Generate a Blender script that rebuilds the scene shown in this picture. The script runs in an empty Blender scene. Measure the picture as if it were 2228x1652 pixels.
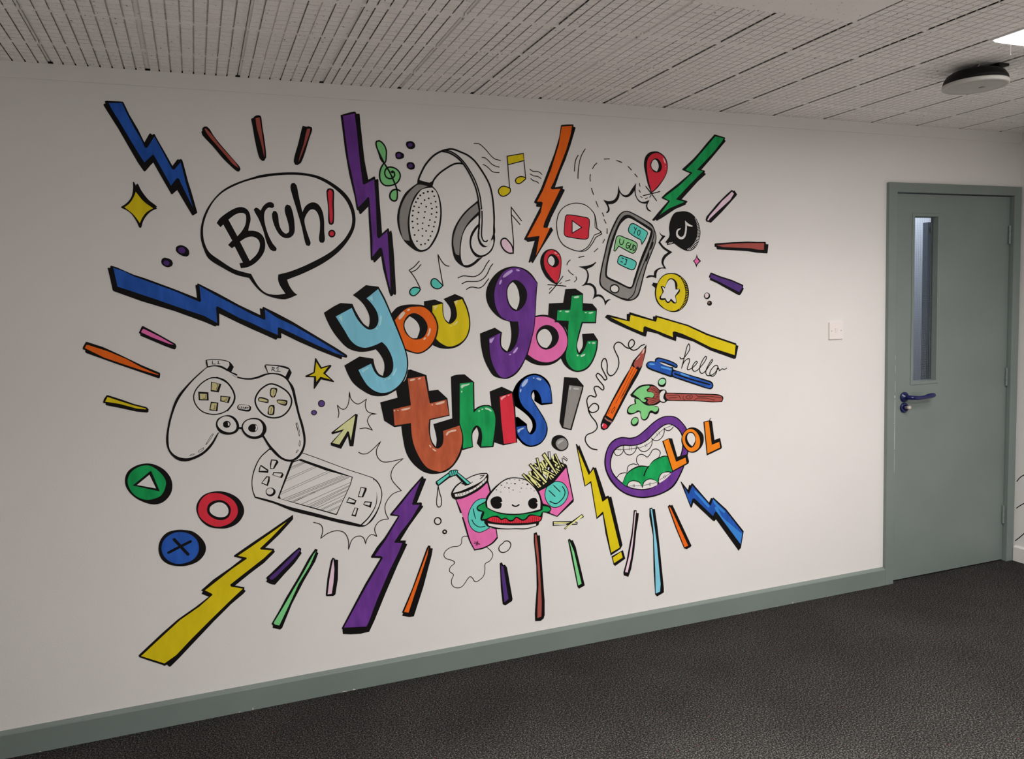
import bpy, bmesh, math, random
from mathutils import Vector, Matrix
from mathutils.geometry import delaunay_2d_cdt

# ------------------------------------------------------------------ camera, light, exposure
scene = bpy.context.scene
COL = scene.collection
scene.view_settings.view_transform = 'Standard'
scene.view_settings.look = 'None'
scene.view_settings.gamma = 1.0
scene.view_settings.use_curve_mapping = False
scene.view_settings.exposure = 0.0
scene.cycles.use_denoising = True
scene.cycles.max_bounces = 8
scene.cycles.diffuse_bounces = 5
scene.cycles.sample_clamp_indirect = 4.0

cam_data = bpy.data.cameras.new('camera')
cam = bpy.data.objects.new('camera', cam_data)
COL.objects.link(cam)
cam_data.sensor_fit = 'HORIZONTAL'
cam_data.sensor_width = 36.0
cam_data.lens = 1762.09 / 2228 * 36.0
cam_data.clip_start = 0.05
RIGHT = Vector((0.93084, -0.36428, -0.02966)); FWD = Vector((0.36074, 0.92861, -0.08690))
RIGHT.normalize(); FWD = (FWD - RIGHT * FWD.dot(RIGHT)).normalized(); UP = RIGHT.cross(FWD)
cam.matrix_world = Matrix(((RIGHT.x, UP.x, -FWD.x, 0.4007), (RIGHT.y, UP.y, -FWD.y, -3.1903),
                           (RIGHT.z, UP.z, -FWD.z, 1.5104), (0, 0, 0, 1)))
scene.camera = cam

world = bpy.data.worlds.new('world'); scene.world = world; world.use_nodes = True
world.node_tree.nodes['Background'].inputs[0].default_value = (0.75, 0.85, 1.0, 1)
world.node_tree.nodes['Background'].inputs[1].default_value = 0.3

H = 2.3826            # ceiling height
XR = 4.670            # right wall
XL = -3.2             # left wall
YB = -6.2             # wall behind the camera

def area(name, loc, rot, sx, sy, power, color):
    d = bpy.data.lights.new(name, 'AREA'); d.shape = 'RECTANGLE'; d.size = sx; d.size_y = sy
    d.energy = power; d.color = color
    o = bpy.data.objects.new(name, d); COL.objects.link(o); o.location = loc; o.rotation_euler = rot
    return o
GLOW = 1.8            # surface brightness of the ceiling panels' diffusers
# ceiling panels: (column, row) of the tile they replace; beams (watts, spread) fitted to light the wall; all but the first panel are unseen additions
PANELS = [((5, 2), ((6.8, 180), (10.2, 140))), ((1, 4), ((11.7, 140), (9.7, 110))), ((3, 4), ((55.8, 180), (20.5, 140))), ((5, 4), ((29.8, 180), (2.3, 110))), ((1, 6), ((861.2, 110),))]
for (pi, pj), beams in PANELS:
    for pw, sp in beams:
        lo = area('panel_lamp', (0.6 * pi + 0.3, -0.522 + 0.3 - 0.6 * pj, H - 0.045), (0, 0, 0), 0.5, 0.5, pw, (1.0, 0.955, 0.925))
        lo.data.spread = math.radians(sp)
# weak unseen fill light added at the wall behind the camera
area('rear_fill_light', (0.3, YB + 0.08, 1.45), (math.pi / 2, 0, 0), 5.0, 1.3, 1.0, (1.0, 0.97, 0.95))
# the lit corridor on the far side of the door
area('corridor_light', (5.4, 1.40, 2.42), (0, 0, 0), 1.2, 0.3, 11.0, (0.88, 0.91, 1.0))

# ------------------------------------------------------------------ helpers
def link(name, me, parent=None):
    o = bpy.data.objects.new(name, me); COL.objects.link(o)
    if parent is not None: o.parent = parent
    return o
def empty(name, loc=(0, 0, 0)):
    o = bpy.data.objects.new(name, None); COL.objects.link(o); o.location = loc; o.empty_display_size = 0.1
    return o
def thing(o, label, cat, group=None):
    o['label'] = label; o['category'] = cat
    if group: o['group'] = group
    return o
def structure(o, label=None):
    o['kind'] = 'structure'
    if label: o['label'] = label
    return o
def to_mesh(name, bm, mat, smooth=False):
    me = bpy.data.meshes.new(name); bm.to_mesh(me); bm.free()
    for m in (mat if isinstance(mat, list) else [mat]): me.materials.append(m)
    if smooth: me.polygons.foreach_set('use_smooth', [True] * len(me.polygons))
    return me
def box(bm, x0, x1, y0, y1, z0, z1, bevel=0.0, mi=0):
    vs = [bm.verts.new(p) for p in ((x0, y0, z0), (x1, y0, z0), (x1, y1, z0), (x0, y1, z0), (x0, y0, z1), (x1, y0, z1), (x1, y1, z1), (x0, y1, z1))]
    fs = [bm.faces.new([vs[i] for i in q]) for q in ((3, 2, 1, 0), (4, 5, 6, 7), (0, 1, 5, 4), (1, 2, 6, 5), (2, 3, 7, 6), (3, 0, 4, 7))]
    for f in fs: f.material_index = mi
    if bevel > 0:
        es = list({e for f in fs for e in f.edges})
        bmesh.ops.bevel(bm, geom=es, offset=bevel, segments=2, affect='EDGES', profile=0.5)
def prism(bm, prof, axis, a, b):
    """extrude a closed 2-D profile: axis 'x' -> prof is (y,z); axis 'y' -> (x,z); axis 'z' -> (x,y)"""
    def P(p, t):
        return (t, p[0], p[1]) if axis == 'x' else ((p[0], t, p[1]) if axis == 'y' else (p[0], p[1], t))
    A = [bm.verts.new(P(p, a)) for p in prof]; B = [bm.verts.new(P(p, b)) for p in prof]
    n = len(prof)
    for i in range(n): bm.faces.new((A[i], A[(i + 1) % n], B[(i + 1) % n], B[i]))
    bm.faces.new(A[::-1]); bm.faces.new(B)
    bmesh.ops.recalc_face_normals(bm, faces=bm.faces)
def lathe(bm, prof, n=48, c=(0, 0, 0), axis='z'):
    rings = []
    for r, h in prof:
        ring = []
        for i in range(n):
            a = 2 * math.pi * i / n
            if axis == 'z': p = (c[0] + r * math.cos(a), c[1] + r * math.sin(a), c[2] + h)
            else: p = (c[0] + r * math.cos(a), c[1] + h, c[2] + r * math.sin(a))
            ring.append(bm.verts.new(p))
        rings.append(ring)
    for k in range(len(rings) - 1):
        for i in range(n):
            bm.faces.new((rings[k][i], rings[k][(i + 1) % n], rings[k + 1][(i + 1) % n], rings[k + 1][i]))
    bm.faces.new(rings[0]); bm.faces.new(rings[-1])
    bmesh.ops.recalc_face_normals(bm, faces=bm.faces)
def tube(bm, pts, rad, n=10):
    """round bar through points; rad is a number or one per point"""
    pts = [Vector(p) for p in pts]; rings = []
    for i, p in enumerate(pts):
        t = (pts[min(i + 1, len(pts) - 1)] - pts[max(i - 1, 0)]).normalized()
        u = t.cross(Vector((0, 0, 1)) if abs(t.z) < 0.9 else Vector((1, 0, 0))).normalized(); v = t.cross(u)
        r = rad[i] if isinstance(rad, (list, tuple)) else rad
        rings.append([bm.verts.new(p + u * r * math.cos(2 * math.pi * k / n) + v * r * math.sin(2 * math.pi * k / n)) for k in range(n)])
    for a, b in zip(rings, rings[1:]):
        for k in range(n): bm.faces.new((a[k], a[(k + 1) % n], b[(k + 1) % n], b[k]))
    bm.faces.new(rings[0]); bm.faces.new(rings[-1])
    bmesh.ops.recalc_face_normals(bm, faces=bm.faces)

# ------------------------------------------------------------------ materials
def principled(name, col, rough=0.6, spec=0.4, metal=0.0):
    m = bpy.data.materials.new(name); m.use_nodes = True
    b = m.node_tree.nodes['Principled BSDF']
    b.inputs['Base Color'].default_value = (*col, 1); b.inputs['Roughness'].default_value = rough
    b.inputs['Specular IOR Level'].default_value = spec; b.inputs['Metallic'].default_value = metal
    return m
def noise_color(m, stops, scale, detail=3.0, coord='Object', stretch=(1, 1, 1), bump=0.0, bscale=None, rough=0.5):
    nt = m.node_tree; N = nt.nodes; L = nt.links; b = N['Principled BSDF']
    tc = N.new('ShaderNodeTexCoord'); mp = N.new('ShaderNodeMapping'); mp.inputs['Scale'].default_value = stretch
    L.new(tc.outputs[coord], mp.inputs[0])
    no = N.new('ShaderNodeTexNoise'); no.inputs['Scale'].default_value = scale; no.inputs['Detail'].default_value = detail
    no.inputs['Roughness'].default_value = rough
    L.new(mp.outputs[0], no.inputs['Vector'])
    if stops:
        cr = N.new('ShaderNodeValToRGB'); el = cr.color_ramp.elements
        while len(el) < len(stops): el.new(0.5)
        for e, (p, c) in zip(el, stops): e.position = p; e.color = (*c, 1)
        L.new(no.outputs['Fac'], cr.inputs[0]); L.new(cr.outputs[0], b.inputs['Base Color'])
    if bump:
        n2 = no
        if bscale:
            n2 = N.new('ShaderNodeTexNoise'); n2.inputs['Scale'].default_value = bscale; n2.inputs['Detail'].default_value = 2
            L.new(mp.outputs[0], n2.inputs['Vector'])
        bp = N.new('ShaderNodeBump'); bp.inputs['Strength'].default_value = bump; bp.inputs['Distance'].default_value = 0.002
        L.new(n2.outputs['Fac'], bp.inputs['Height']); L.new(bp.outputs[0], b.inputs['Normal'])
    return m
WALLC = (0.80, 0.778, 0.758)
def scl(c, k): return tuple(v * k for v in c)
M_WALL = noise_color(principled('wall_paint', WALLC, 0.55, 0.25), [(0.3, scl(WALLC, 0.97)), (0.7, WALLC)], 2.2, 4, bump=0.12, bscale=180)
M_WHITE = principled('white_gloss_paint', (0.78, 0.75, 0.73), 0.35, 0.4)
GREEN = (0.190, 0.232, 0.213)
M_GREEN = noise_color(principled('grey_green_gloss_paint', GREEN, 0.34, 0.45), [(0.3, scl(GREEN, 0.94)), (0.7, scl(GREEN, 1.05))], 3.0, 3, bump=0.05, bscale=60)
M_CEIL = bpy.data.materials.new('ceiling_tile_board'); M_CEIL.use_nodes = True
def ceiling_material(m):
    nt = m.node_tree; N = nt.nodes; L = nt.links; b = N['Principled BSDF']
    b.inputs['Roughness'].default_value = 0.9; b.inputs['Specular IOR Level'].default_value = 0.1
    tc = N.new('ShaderNodeTexCoord')
    no = N.new('ShaderNodeTexNoise'); no.inputs['Scale'].default_value = 95; no.inputs['Detail'].default_value = 4
    L.new(tc.outputs['Object'], no.inputs['Vector'])
    cr = N.new('ShaderNodeValToRGB'); el = cr.color_ramp.elements
    el[0].position = 0.30; el[0].color = (0.22, 0.20, 0.19, 1); el[1].position = 0.345; el[1].color = (0.93, 0.905, 0.88, 1)
    L.new(no.outputs['Fac'], cr.inputs[0])
    n2 = N.new('ShaderNodeTexNoise'); n2.inputs['Scale'].default_value = 2.5; L.new(tc.outputs['Object'], n2.inputs['Vector'])
    mr = N.new('ShaderNodeMapRange'); mr.inputs[3].default_value = 0.9; mr.inputs[4].default_value = 1.05; L.new(n2.outputs['Fac'], mr.inputs[0])
    mx = N.new('ShaderNodeMix'); mx.data_type = 'RGBA'; mx.blend_type = 'MULTIPLY'; mx.inputs[0].default_value = 1.0
    L.new(cr.outputs[0], mx.inputs[6]); L.new(mr.outputs[0], mx.inputs[7]); L.new(mx.outputs[2], b.inputs['Base Color'])
    bp = N.new('ShaderNodeBump'); bp.inputs['Strength'].default_value = 0.25; bp.inputs['Distance'].default_value = 0.003
    L.new(no.outputs['Fac'], bp.inputs['Height']); L.new(bp.outputs[0], b.inputs['Normal'])
ceiling_material(M_CEIL)
M_SCORE = principled('shade_tinted_scored_line', (0.22, 0.205, 0.19), 0.9, 0.1)  # the grooves' shade is put into this darker colour
M_GAP = principled('dark_gap', (0.015, 0.014, 0.013), 0.9, 0.1)
M_CARPET = bpy.data.materials.new('carpet_pile'); M_CARPET.use_nodes = True
def carpet_material(m):
    nt = m.node_tree; N = nt.nodes; L = nt.links; b = N['Principled BSDF']
    b.inputs['Roughness'].default_value = 0.95; b.inputs['Specular IOR Level'].default_value = 0.08
    tc = N.new('ShaderNodeTexCoord')
    fine = N.new('ShaderNodeTexNoise'); fine.inputs['Scale'].default_value = 180; fine.inputs['Detail'].default_value = 3; fine.inputs['Roughness'].default_value = 0.7
    L.new(tc.outputs['Object'], fine.inputs['Vector'])
    cr = N.new('ShaderNodeValToRGB'); el = cr.color_ramp.elements
    el[0].position = 0.38; el[0].color = (0.004, 0.0056, 0.0054, 1); el[1].position = 0.66; el[1].color = (0.155, 0.146, 0.134, 1)
    e = el.new(0.52); e.color = (0.0245, 0.0228, 0.0212, 1)
    L.new(fine.outputs['Fac'], cr.inputs[0])
    big = N.new('ShaderNodeTexNoise'); big.inputs['Scale'].default_value = 2.6; big.inputs['Detail'].default_value = 5
    L.new(tc.outputs['Object'], big.inputs['Vector'])
    mr = N.new('ShaderNodeMapRange'); mr.inputs[1].default_value = 0.3; mr.inputs[2].default_value = 0.7; mr.inputs[3].default_value = 0.82; mr.inputs[4].default_value = 1.15
    L.new(big.outputs['Fac'], mr.inputs[0])
    # stray coloured fibres
    red = N.new('ShaderNodeTexNoise'); red.inputs['Scale'].default_value = 34; red.inputs['Detail'].default_value = 2
    L.new(tc.outputs['Object'], red.inputs['Vector'])
    rr = N.new('ShaderNodeValToRGB'); el = rr.color_ramp.elements
    el[0].position = 0.66; el[0].color = (1, 1, 1, 1); el[1].position = 0.74; el[1].color = (1.35, 0.82, 0.82, 1)
    L.new(red.outputs['Fac'], rr.inputs[0])
    mx = N.new('ShaderNodeMix'); mx.data_type = 'RGBA'; mx.blend_type = 'MULTIPLY'; mx.inputs[0].default_value = 1.0
    L.new(cr.outputs[0], mx.inputs[6]); L.new(mr.outputs[0], mx.inputs[7])
    mx2 = N.new('ShaderNodeMix'); mx2.data_type = 'RGBA'; mx2.blend_type = 'MULTIPLY'; mx2.inputs[0].default_value = 1.0
    L.new(mx.outputs[2], mx2.inputs[6]); L.new(rr.outputs[0], mx2.inputs[7]); L.new(mx2.outputs[2], b.inputs['Base Color'])
    bp = N.new('ShaderNodeBump'); bp.inputs['Strength'].default_value = 0.6; bp.inputs['Distance'].default_value = 0.004
    L.new(fine.outputs['Fac'], bp.inputs['Height']); L.new(bp.outputs[0], b.inputs['Normal'])
carpet_material(M_CARPET)
M_BLUE = principled('blue_plastic', (0.007, 0.011, 0.085), 0.22, 0.5)
M_STEEL = principled('brushed_steel', (0.70, 0.62, 0.57), 0.45, 0.5, 0.5)
M_BLACKP = principled('black_plastic', (0.005, 0.005, 0.0055), 0.5, 0.2)
M_OPAL = principled('opal_diffuser', (0.52, 0.51, 0.47), 0.3, 0.4)
M_SWITCH = principled('white_plastic', (0.86, 0.80, 0.775), 0.3, 0.45)
M_GREYP = principled('grey_plastic', (0.30, 0.29, 0.28), 0.4, 0.4)
M_CHIP = principled('bare_chipped_paint', (0.66, 0.64, 0.58), 0.8, 0.1)
M_CDOOR = principled('blue_grey_door_paint', (0.26, 0.36, 0.47), 0.5, 0.3)
M_CWALL = principled('corridor_paint', (0.70, 0.71, 0.76), 0.7, 0.2)
M_GLOW = bpy.data.materials.new('lit_diffuser'); M_GLOW.use_nodes = True
nt = M_GLOW.node_tree; nt.nodes.remove(nt.nodes['Principled BSDF'])
em = nt.nodes.new('ShaderNodeEmission'); em.inputs[0].default_value = (1.0, 0.98, 0.96, 1); em.inputs[1].default_value = GLOW
nt.links.new(em.outputs[0], nt.nodes['Material Output'].inputs[0])
M_GLASS = bpy.data.materials.new('wired_glass'); M_GLASS.use_nodes = True
nt = M_GLASS.node_tree; nt.nodes.remove(nt.nodes['Principled BSDF'])
tr = nt.nodes.new('ShaderNodeBsdfTransparent'); tr.inputs[0].default_value = (0.90, 0.94, 0.95, 1)
gl = nt.nodes.new('ShaderNodeBsdfGlossy'); gl.inputs['Roughness'].default_value = 0.05
lw = nt.nodes.new('ShaderNodeLayerWeight'); lw.inputs[0].default_value = 0.5
pw_ = nt.nodes.new('ShaderNodeMath'); pw_.operation = 'POWER'; pw_.inputs[1].default_value = 4.0
fr = nt.nodes.new('ShaderNodeMath'); fr.operation = 'MULTIPLY_ADD'; fr.inputs[1].default_value = 0.85; fr.inputs[2].default_value = 0.04
nt.links.new(lw.outputs['Facing'], pw_.inputs[0]); nt.links.new(pw_.outputs[0], fr.inputs[0])
ms = nt.nodes.new('ShaderNodeMixShader')
nt.links.new(fr.outputs[0], ms.inputs[0]); nt.links.new(tr.outputs[0], ms.inputs[1]); nt.links.new(gl.outputs[0], ms.inputs[2])
nt.links.new(ms.outputs[0], nt.nodes['Material Output'].inputs[0])

# ------------------------------------------------------------------ room shell
DX0, DX1, DZ1 = 3.708, 4.659, 2.092      # outside of the door frame
bm = bmesh.new()
box(bm, XL, DX0 + 0.03, 0, 0.12, 0, H); box(bm, DX0 + 0.03, DX1 - 0.02, 0, 0.12, DZ1 - 0.03, H); box(bm, DX1 - 0.02, XR + 0.12, 0, 0.12, 0, H)
structure(link('wall_back', to_mesh('wall_back', bm, M_WALL)), 'white wall carrying the mural')
bm = bmesh.new(); box(bm, XR, XR + 0.12, YB, 0, 0, H)
structure(link('wall_right', to_mesh('wall_right', bm, M_WALL)), 'white wall beside the door')
bm = bmesh.new(); box(bm, XL - 0.12, XL, YB, 0.12, 0, H)
structure(link('wall_left', to_mesh('wall_left', bm, M_WALL)))
# wall behind the camera with its window opening
bm = bmesh.new()
box(bm, XL, -2.2, YB - 0.12, YB, 0, H); box(bm, 2.8, XR, YB - 0.12, YB, 0, H)
box(bm, -2.2, 2.8, YB - 0.12, YB, 0, 0.8); box(bm, -2.2, 2.8, YB - 0.12, YB, 2.1, H)
structure(link('wall_rear', to_mesh('wall_rear', bm, M_WALL)))
bm = bmesh.new(); box(bm, XL - 0.12, XR + 0.12, YB - 0.12, 0.12, -0.1, 0)
structure(link('floor', to_mesh('floor', bm, M_CARPET)), 'dark charcoal carpet')

# shallow cover strip under the ceiling and the dark gap above it
bm = bmesh.new(); box(bm, XL, XR, -0.0045, -0.0002, 2.329, H, 0.0008)
structure(link('trim_1', to_mesh('trim_1', bm, M_WALL)), 'flat white cover strip under the ceiling')
bm = bmesh.new(); box(bm, XL, XR, -0.004, 0.12, H, H + 0.03)
structure(link('trim_2', to_mesh('trim_2', bm, M_GAP)), 'dark shadow gap above the wall')

# skirting: flat face with a sloping top
def skirting(name, prof, axis, a, b, mat, label):
    bm = bmesh.new(); prism(bm, prof, axis, a, b)
    return structure(link(name, to_mesh(name, bm, mat)), label)
base = skirting('baseboard_back', [(-0.0005, 0), (-0.018, 0), (-0.018, 0.083), (-0.0165, 0.0865), (-0.013, 0.0885), (-0.0005, 0.095)], 'x', XL, DX0, M_GREEN, 'grey-green skirting board with a sloping top edge')
skirting('baseboard_right', [(XR - 0.0005, 0), (XR - 0.016, 0), (XR - 0.016, 0.079), (XR - 0.012, 0.084), (XR - 0.0005, 0.088)], 'y', YB, -0.022, M_WHITE, 'white skirting board beside the door')
# knocks along the bottom of the skirting, where the paint is off
rnd = random.Random(5)
for x, w, h in ((0.52, .004, .012), (0.86, .03, .004), (0.905, .012, .006), (0.47, .006, .005), (2.42, .006, .004), (2.78, .008, .004), (3.0, .018, .003), (3.10, .006, .010), (3.32, .008, .004), (1.28, .008, .003), (-0.2, .006, .004)):
    bm = bmesh.new()
    vs = [bm.verts.new((x + dx, -0.0183, z)) for dx, z in ((0, 0.001), (w, 0.001), (w * 0.8, h * 0.6), (w * 0.35, h), (w * 0.1, h * 0.5))]
    bm.faces.new(vs); link('paint_chip', to_mesh('paint_chip', bm, M_CHIP), base)

# ------------------------------------------------------------------ ceiling of scored mineral-fibre tiles
T = 0.6; Y0 = -0.522          # seams at x = 0.6 i and y = Y0 - 0.6 j
ceil = empty('ceiling', (0, 0, H)); structure(ceil, 'suspended ceiling of scored white tiles')
bm = bmesh.new(); box(bm, XL - 0.12, XR + 0.12, YB - 0.12, 0.12, 0.03, 0.06)
link('backing', to_mesh('backing', bm, M_GAP), ceil)
def tile_mesh(xc=T, yc=T, plain=False):
    """one tile, origin at its x-min / y-max corner on the ceiling plane, going +x and -y; cut to xc (width) and y from -yc (towards the wall) on"""
    bm = bmesh.new(); g = 0.0016; top = 0.028
    y_hi = -(T - yc)                       # wall side after cutting
    def blk(x0, x1, ya, yb, z0):           # ya > yb
        x1 = min(x1, xc - g); ya = min(ya, y_hi)
        if x1 - x0 < 0.002 or ya - yb < 0.002: return
        box(bm, x0, x1, yb, ya, z0, top)
    if plain:
        blk(g, T - g, -g, -T + g, 0.0)
        return to_mesh('ceiling_tile_plain', bm, M_CEIL)
    S = 0.0024                             # half width of a slot
    # body behind the slots
    blk(g, T - g, -g, -T + g, 0.0065)
    xs = []
    for half in (0, 0.3):
        for k in range(8):
            a = half + k * 0.0375 + (0.0085 if k == 0 else S); b = half + (k + 1) * 0.0375 - (0.0085 if k == 7 else S)
            xs.append((a, b))
    rows = []
    for half in (0, 0.3):
        for k in range(8):
            a = -(half + k * 0.0375 + (0.008 if k == 0 and half == 0 else 0.0024)); b = -(half + (k + 1) * 0.0375 - (0.008 if k == 7 and half else 0.0024))
            rows.append((a, b))
    def tops(x0, x1, ya, yb, z0):          # open-topped pad: five faces only
        x1 = min(x1, xc - g); ya = min(ya, y_hi)
        if x1 - x0 < 0.002 or ya - yb < 0.002: return
        z1 = 0.0065
        v = [bm.verts.new(p) for p in ((x0, yb, z0), (x1, yb, z0), (x1, ya, z0), (x0, ya, z0), (x0, yb, z1), (x1, yb, z1), (x1, ya, z1), (x0, ya, z1))]
        for q in ((3, 2, 1, 0), (0, 1, 5, 4), (1, 2, 6, 5), (2, 3, 7, 6), (3, 0, 4, 7)): bm.faces.new([v[i] for i in q])
    for a, b in xs:
        for ya, yb in rows: tops(a, b, ya, yb, 0.0)
    # the scored cross lines are shallow: a floor just above the face
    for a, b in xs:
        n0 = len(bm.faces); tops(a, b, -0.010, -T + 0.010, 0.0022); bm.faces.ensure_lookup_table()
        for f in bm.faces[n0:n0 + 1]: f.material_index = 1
    for ya, yb in ((-g, -0.0085), (-T + 0.0085, -T + g)): tops(g, T - g, ya, yb, 0.0018)
    # unslotted band across the middle
    tops(g, T - g, -0.291, -0.309, 0.00005)
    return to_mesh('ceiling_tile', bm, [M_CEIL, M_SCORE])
cache = {}
LUMS = {p[0] for p in PANELS}            # (column, row) of the light panels
PLAIN = {(3, 2)}
for i in range(-6, 8):
    for j in range(0, 11):
        x0 = T * i; y0 = Y0 + T - T * j
        if (i, j) in LUMS or y0 - T < YB - 0.3: continue
        xc = min(T, XR - x0); yc = min(T, T + (-0.004 - y0)) if j == 0 else T
        key = (round(xc, 3), round(yc, 3), (i, j) in PLAIN)
        if key not in cache: cache[key] = tile_mesh(xc, yc, (i, j) in PLAIN)
        o = link('ceiling_tile', cache[key], ceil); o.location = (x0, y0, 0)
        if (i, j) in PLAIN: o['label'] = 'smooth unscored ceiling tile'

# ------------------------------------------------------------------ lit ceiling panels
def luminaire(i, j, label):
    x0 = T * i; y1 = Y0 + T - T * j
    r = thing(empty('ceiling_light', (x0 + T / 2, y1 - T / 2, H)), label, 'ceiling light')
    bm = bmesh.new(); a = 0.297
    for s in (-1, 1):
        box(bm, s * a - 0.0025, s * a + 0.0025, -a, a, -0.004, 0.02); box(bm, -a, a, s * a - 0.0025, s * a + 0.0025, -0.004, 0.02)
    link('frame', to_mesh('frame', bm, M_WHITE), r)
    bm = bmesh.new(); rings = []
    for h, z in ((0.295, -0.001), (0.294, -0.004), (0.290, -0.010), (0.280, -0.015), (0.25, -0.018)):
        ring = []
        c = 0.006
        for sx, sy in ((1, 1), (-1, 1), (-1, -1), (1, -1)):
            for k in range(5):
                an = math.atan2(sy, sx) - math.pi / 4 + k * math.pi / 8
                ring.append(bm.verts.new((sx * (h - c) + c * math.cos(an), sy * (h - c) + c * math.sin(an), z)))
        rings.append(ring)
    for p, q in zip(rings, rings[1:]):
        n = len(p)
        for k in range(n): bm.faces.new((p[k], p[(k + 1) % n], q[(k + 1) % n], q[k]))
    bm.faces.new(rings[-1]); bmesh.ops.recalc_face_normals(bm, faces=bm.faces)
    link('diffuser', to_mesh('diffuser', bm, M_GLOW), r)
    return r
lum = luminaire(5, 2, 'bright square ceiling light panel beside the round black lamp')
bm = bmesh.new(); tube(bm, [(-0.205, 0.292, -0.006), (-0.207, 0.292, -0.042)], 0.0006, 5)
bmesh.ops.create_icosphere(bm, subdivisions=1, radius=0.0022, matrix=Matrix.Translation((-0.207, 0.292, -0.044)))
link('pull_thread', to_mesh('pull_thread', bm, M_SWITCH), lum)
bm = bmesh.new(); box(bm, -0.300, -0.285, 0.165, 0.175, -0.014, -0.002, 0.002)
link('clip', to_mesh('clip', bm, M_GREYP), lum)
ORD = {0: 'second', 4: 'third', 6: 'fourth', 8: 'fifth'}
for (i, j), beams in PANELS[1:]: luminaire(i, j, 'unseen ceiling light panel added in the %s row from the mural, %s' % ({2: 'first', 4: 'second', 6: 'third', 8: 'fourth'}[j], {-3: 'far left', -1: 'left', 1: 'nearest the camera line', 3: 'right of the middle', 5: 'nearest the door'}[i]))

# ------------------------------------------------------------------ round black ceiling lamp
LX, LY = 3.2516, -0.8659
lamp = thing(empty('bulkhead_lamp', (LX, LY, H)), 'round black ceiling lamp with an unlit opal disc, hung just under the tiles', 'lamp')
bm = bmesh.new(); lathe(bm, [(0.060, -0.014), (0.084, -0.019), (0.100, -0.029), (0.110, -0.045), (0.1135, -0.060)], 64)
link('housing', to_mesh('housing', bm, M_BLACKP, True), lamp)
bm = bmesh.new(); lathe(bm, [(0.1125, -0.0602), (0.1148, -0.062), (0.1150, -0.073), (0.112, -0.0755), (0.104, -0.0765), (0.100, -0.0745), (0.085, -0.0775), (0.0001, -0.0800)], 64)
link('diffuser', to_mesh('diffuser', bm, M_OPAL, True), lamp)
bm = bmesh.new(); lathe(bm, [(0.010, -0.0795), (0.0115, -0.0805), (0.0001, -0.0812)], 16, c=(0.012, -0.018, 0)); 
link('sensor', to_mesh('sensor', bm, M_GREYP, True), lamp)
bm = bmesh.new(); box(bm, 0.030, 0.085, -0.075, 0.06, -0.010, 0.0, 0.002); box(bm, 0.045, 0.07, -0.05, 0.03, -0.028, -0.009, 0.002)
link('mounting_bracket', to_mesh('mounting_bracket', bm, M_BLACKP), lamp)
bm = bmesh.new(); tube(bm, [(-0.045, -0.045, -0.030), (-0.030, -0.072, -0.029), (-0.006, -0.085, -0.033)], 0.0055, 8); tube(bm, [(-0.045, -0.045, -0.030), (-0.03, -0.03, -0.012), (-0.015, -0.03, 0.0)], 0.002, 6)
link('connector', to_mesh('connector', bm, M_SWITCH), lamp)

# ------------------------------------------------------------------ light switch
sw = thing(empty('light_switch', (3.381, 0, 1.3535)), 'white square light switch on the wall left of the door', 'light switch')
bm = bmesh.new(); box(bm, -0.043, 0.043, -0.0085, -0.0003, -0.043, 0.043, 0.002)
link('faceplate', to_mesh('faceplate', bm, M_SWITCH), sw)
bm = bmesh.new(); prism(bm, [(-0.008, -0.0125), (-0.0095, -0.0125), (-0.0125, 0.0125), (-0.008, 0.0125)], 'x', -0.009, 0.009)
link('rocker', to_mesh('rocker', bm, M_SWITCH), sw)
for s in (-1, 1):
    bm = bmesh.new(); lathe(bm, [(0.0026, -0.0086), (0.0026, -0.0089), (0.0018, -0.0091)], 10, c=(s * 0.0301, 0, 0), axis='y')
    link('screw', to_mesh('screw', bm, M_GREYP), sw)

# ------------------------------------------------------------------ door
door = empty('door_1', (0, 0, 0)); structure(door, 'grey-green door with a narrow wired-glass panel')
IX0, IX1, IZ = 3.7625, 4.604, 2.044      # inner edges of the frame
LYF = 0.005                              # front of the leaf
bm = bmesh.new(); FY = -0.020
box(bm, DX0, IX0, FY, 0.10, 0, DZ1, 0.0025); box(bm, IX1, DX1, FY, 0.10, 0, DZ1, 0.0025); box(bm, IX0 - 0.002, IX1 + 0.002, FY, 0.10, IZ, DZ1, 0.0025)
frame = link('door_frame', to_mesh('door_frame', bm, M_GREEN), door)
# leaf with the vision opening cut out
VX0, VX1, VZ0, VZ1 = 3.905, 4.068, 1.064, 1.926
L0, L1, LZ0, LZ1 = IX0 + 0.003, IX1 - 0.004, 0.008, IZ - 0.004
bm = bmesh.new()
box(bm, L0, VX0, LYF, LYF + 0.044, LZ0, LZ1); box(bm, VX1, L1, LYF, LYF + 0.044, LZ0, LZ1)
box(bm, VX0, VX1, LYF, LYF + 0.044, LZ0, VZ0); box(bm, VX0, VX1, LYF, LYF + 0.044, VZ1, LZ1)
leaf = link('door_leaf', to_mesh('door_leaf', bm, M_GREEN), door)
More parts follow.
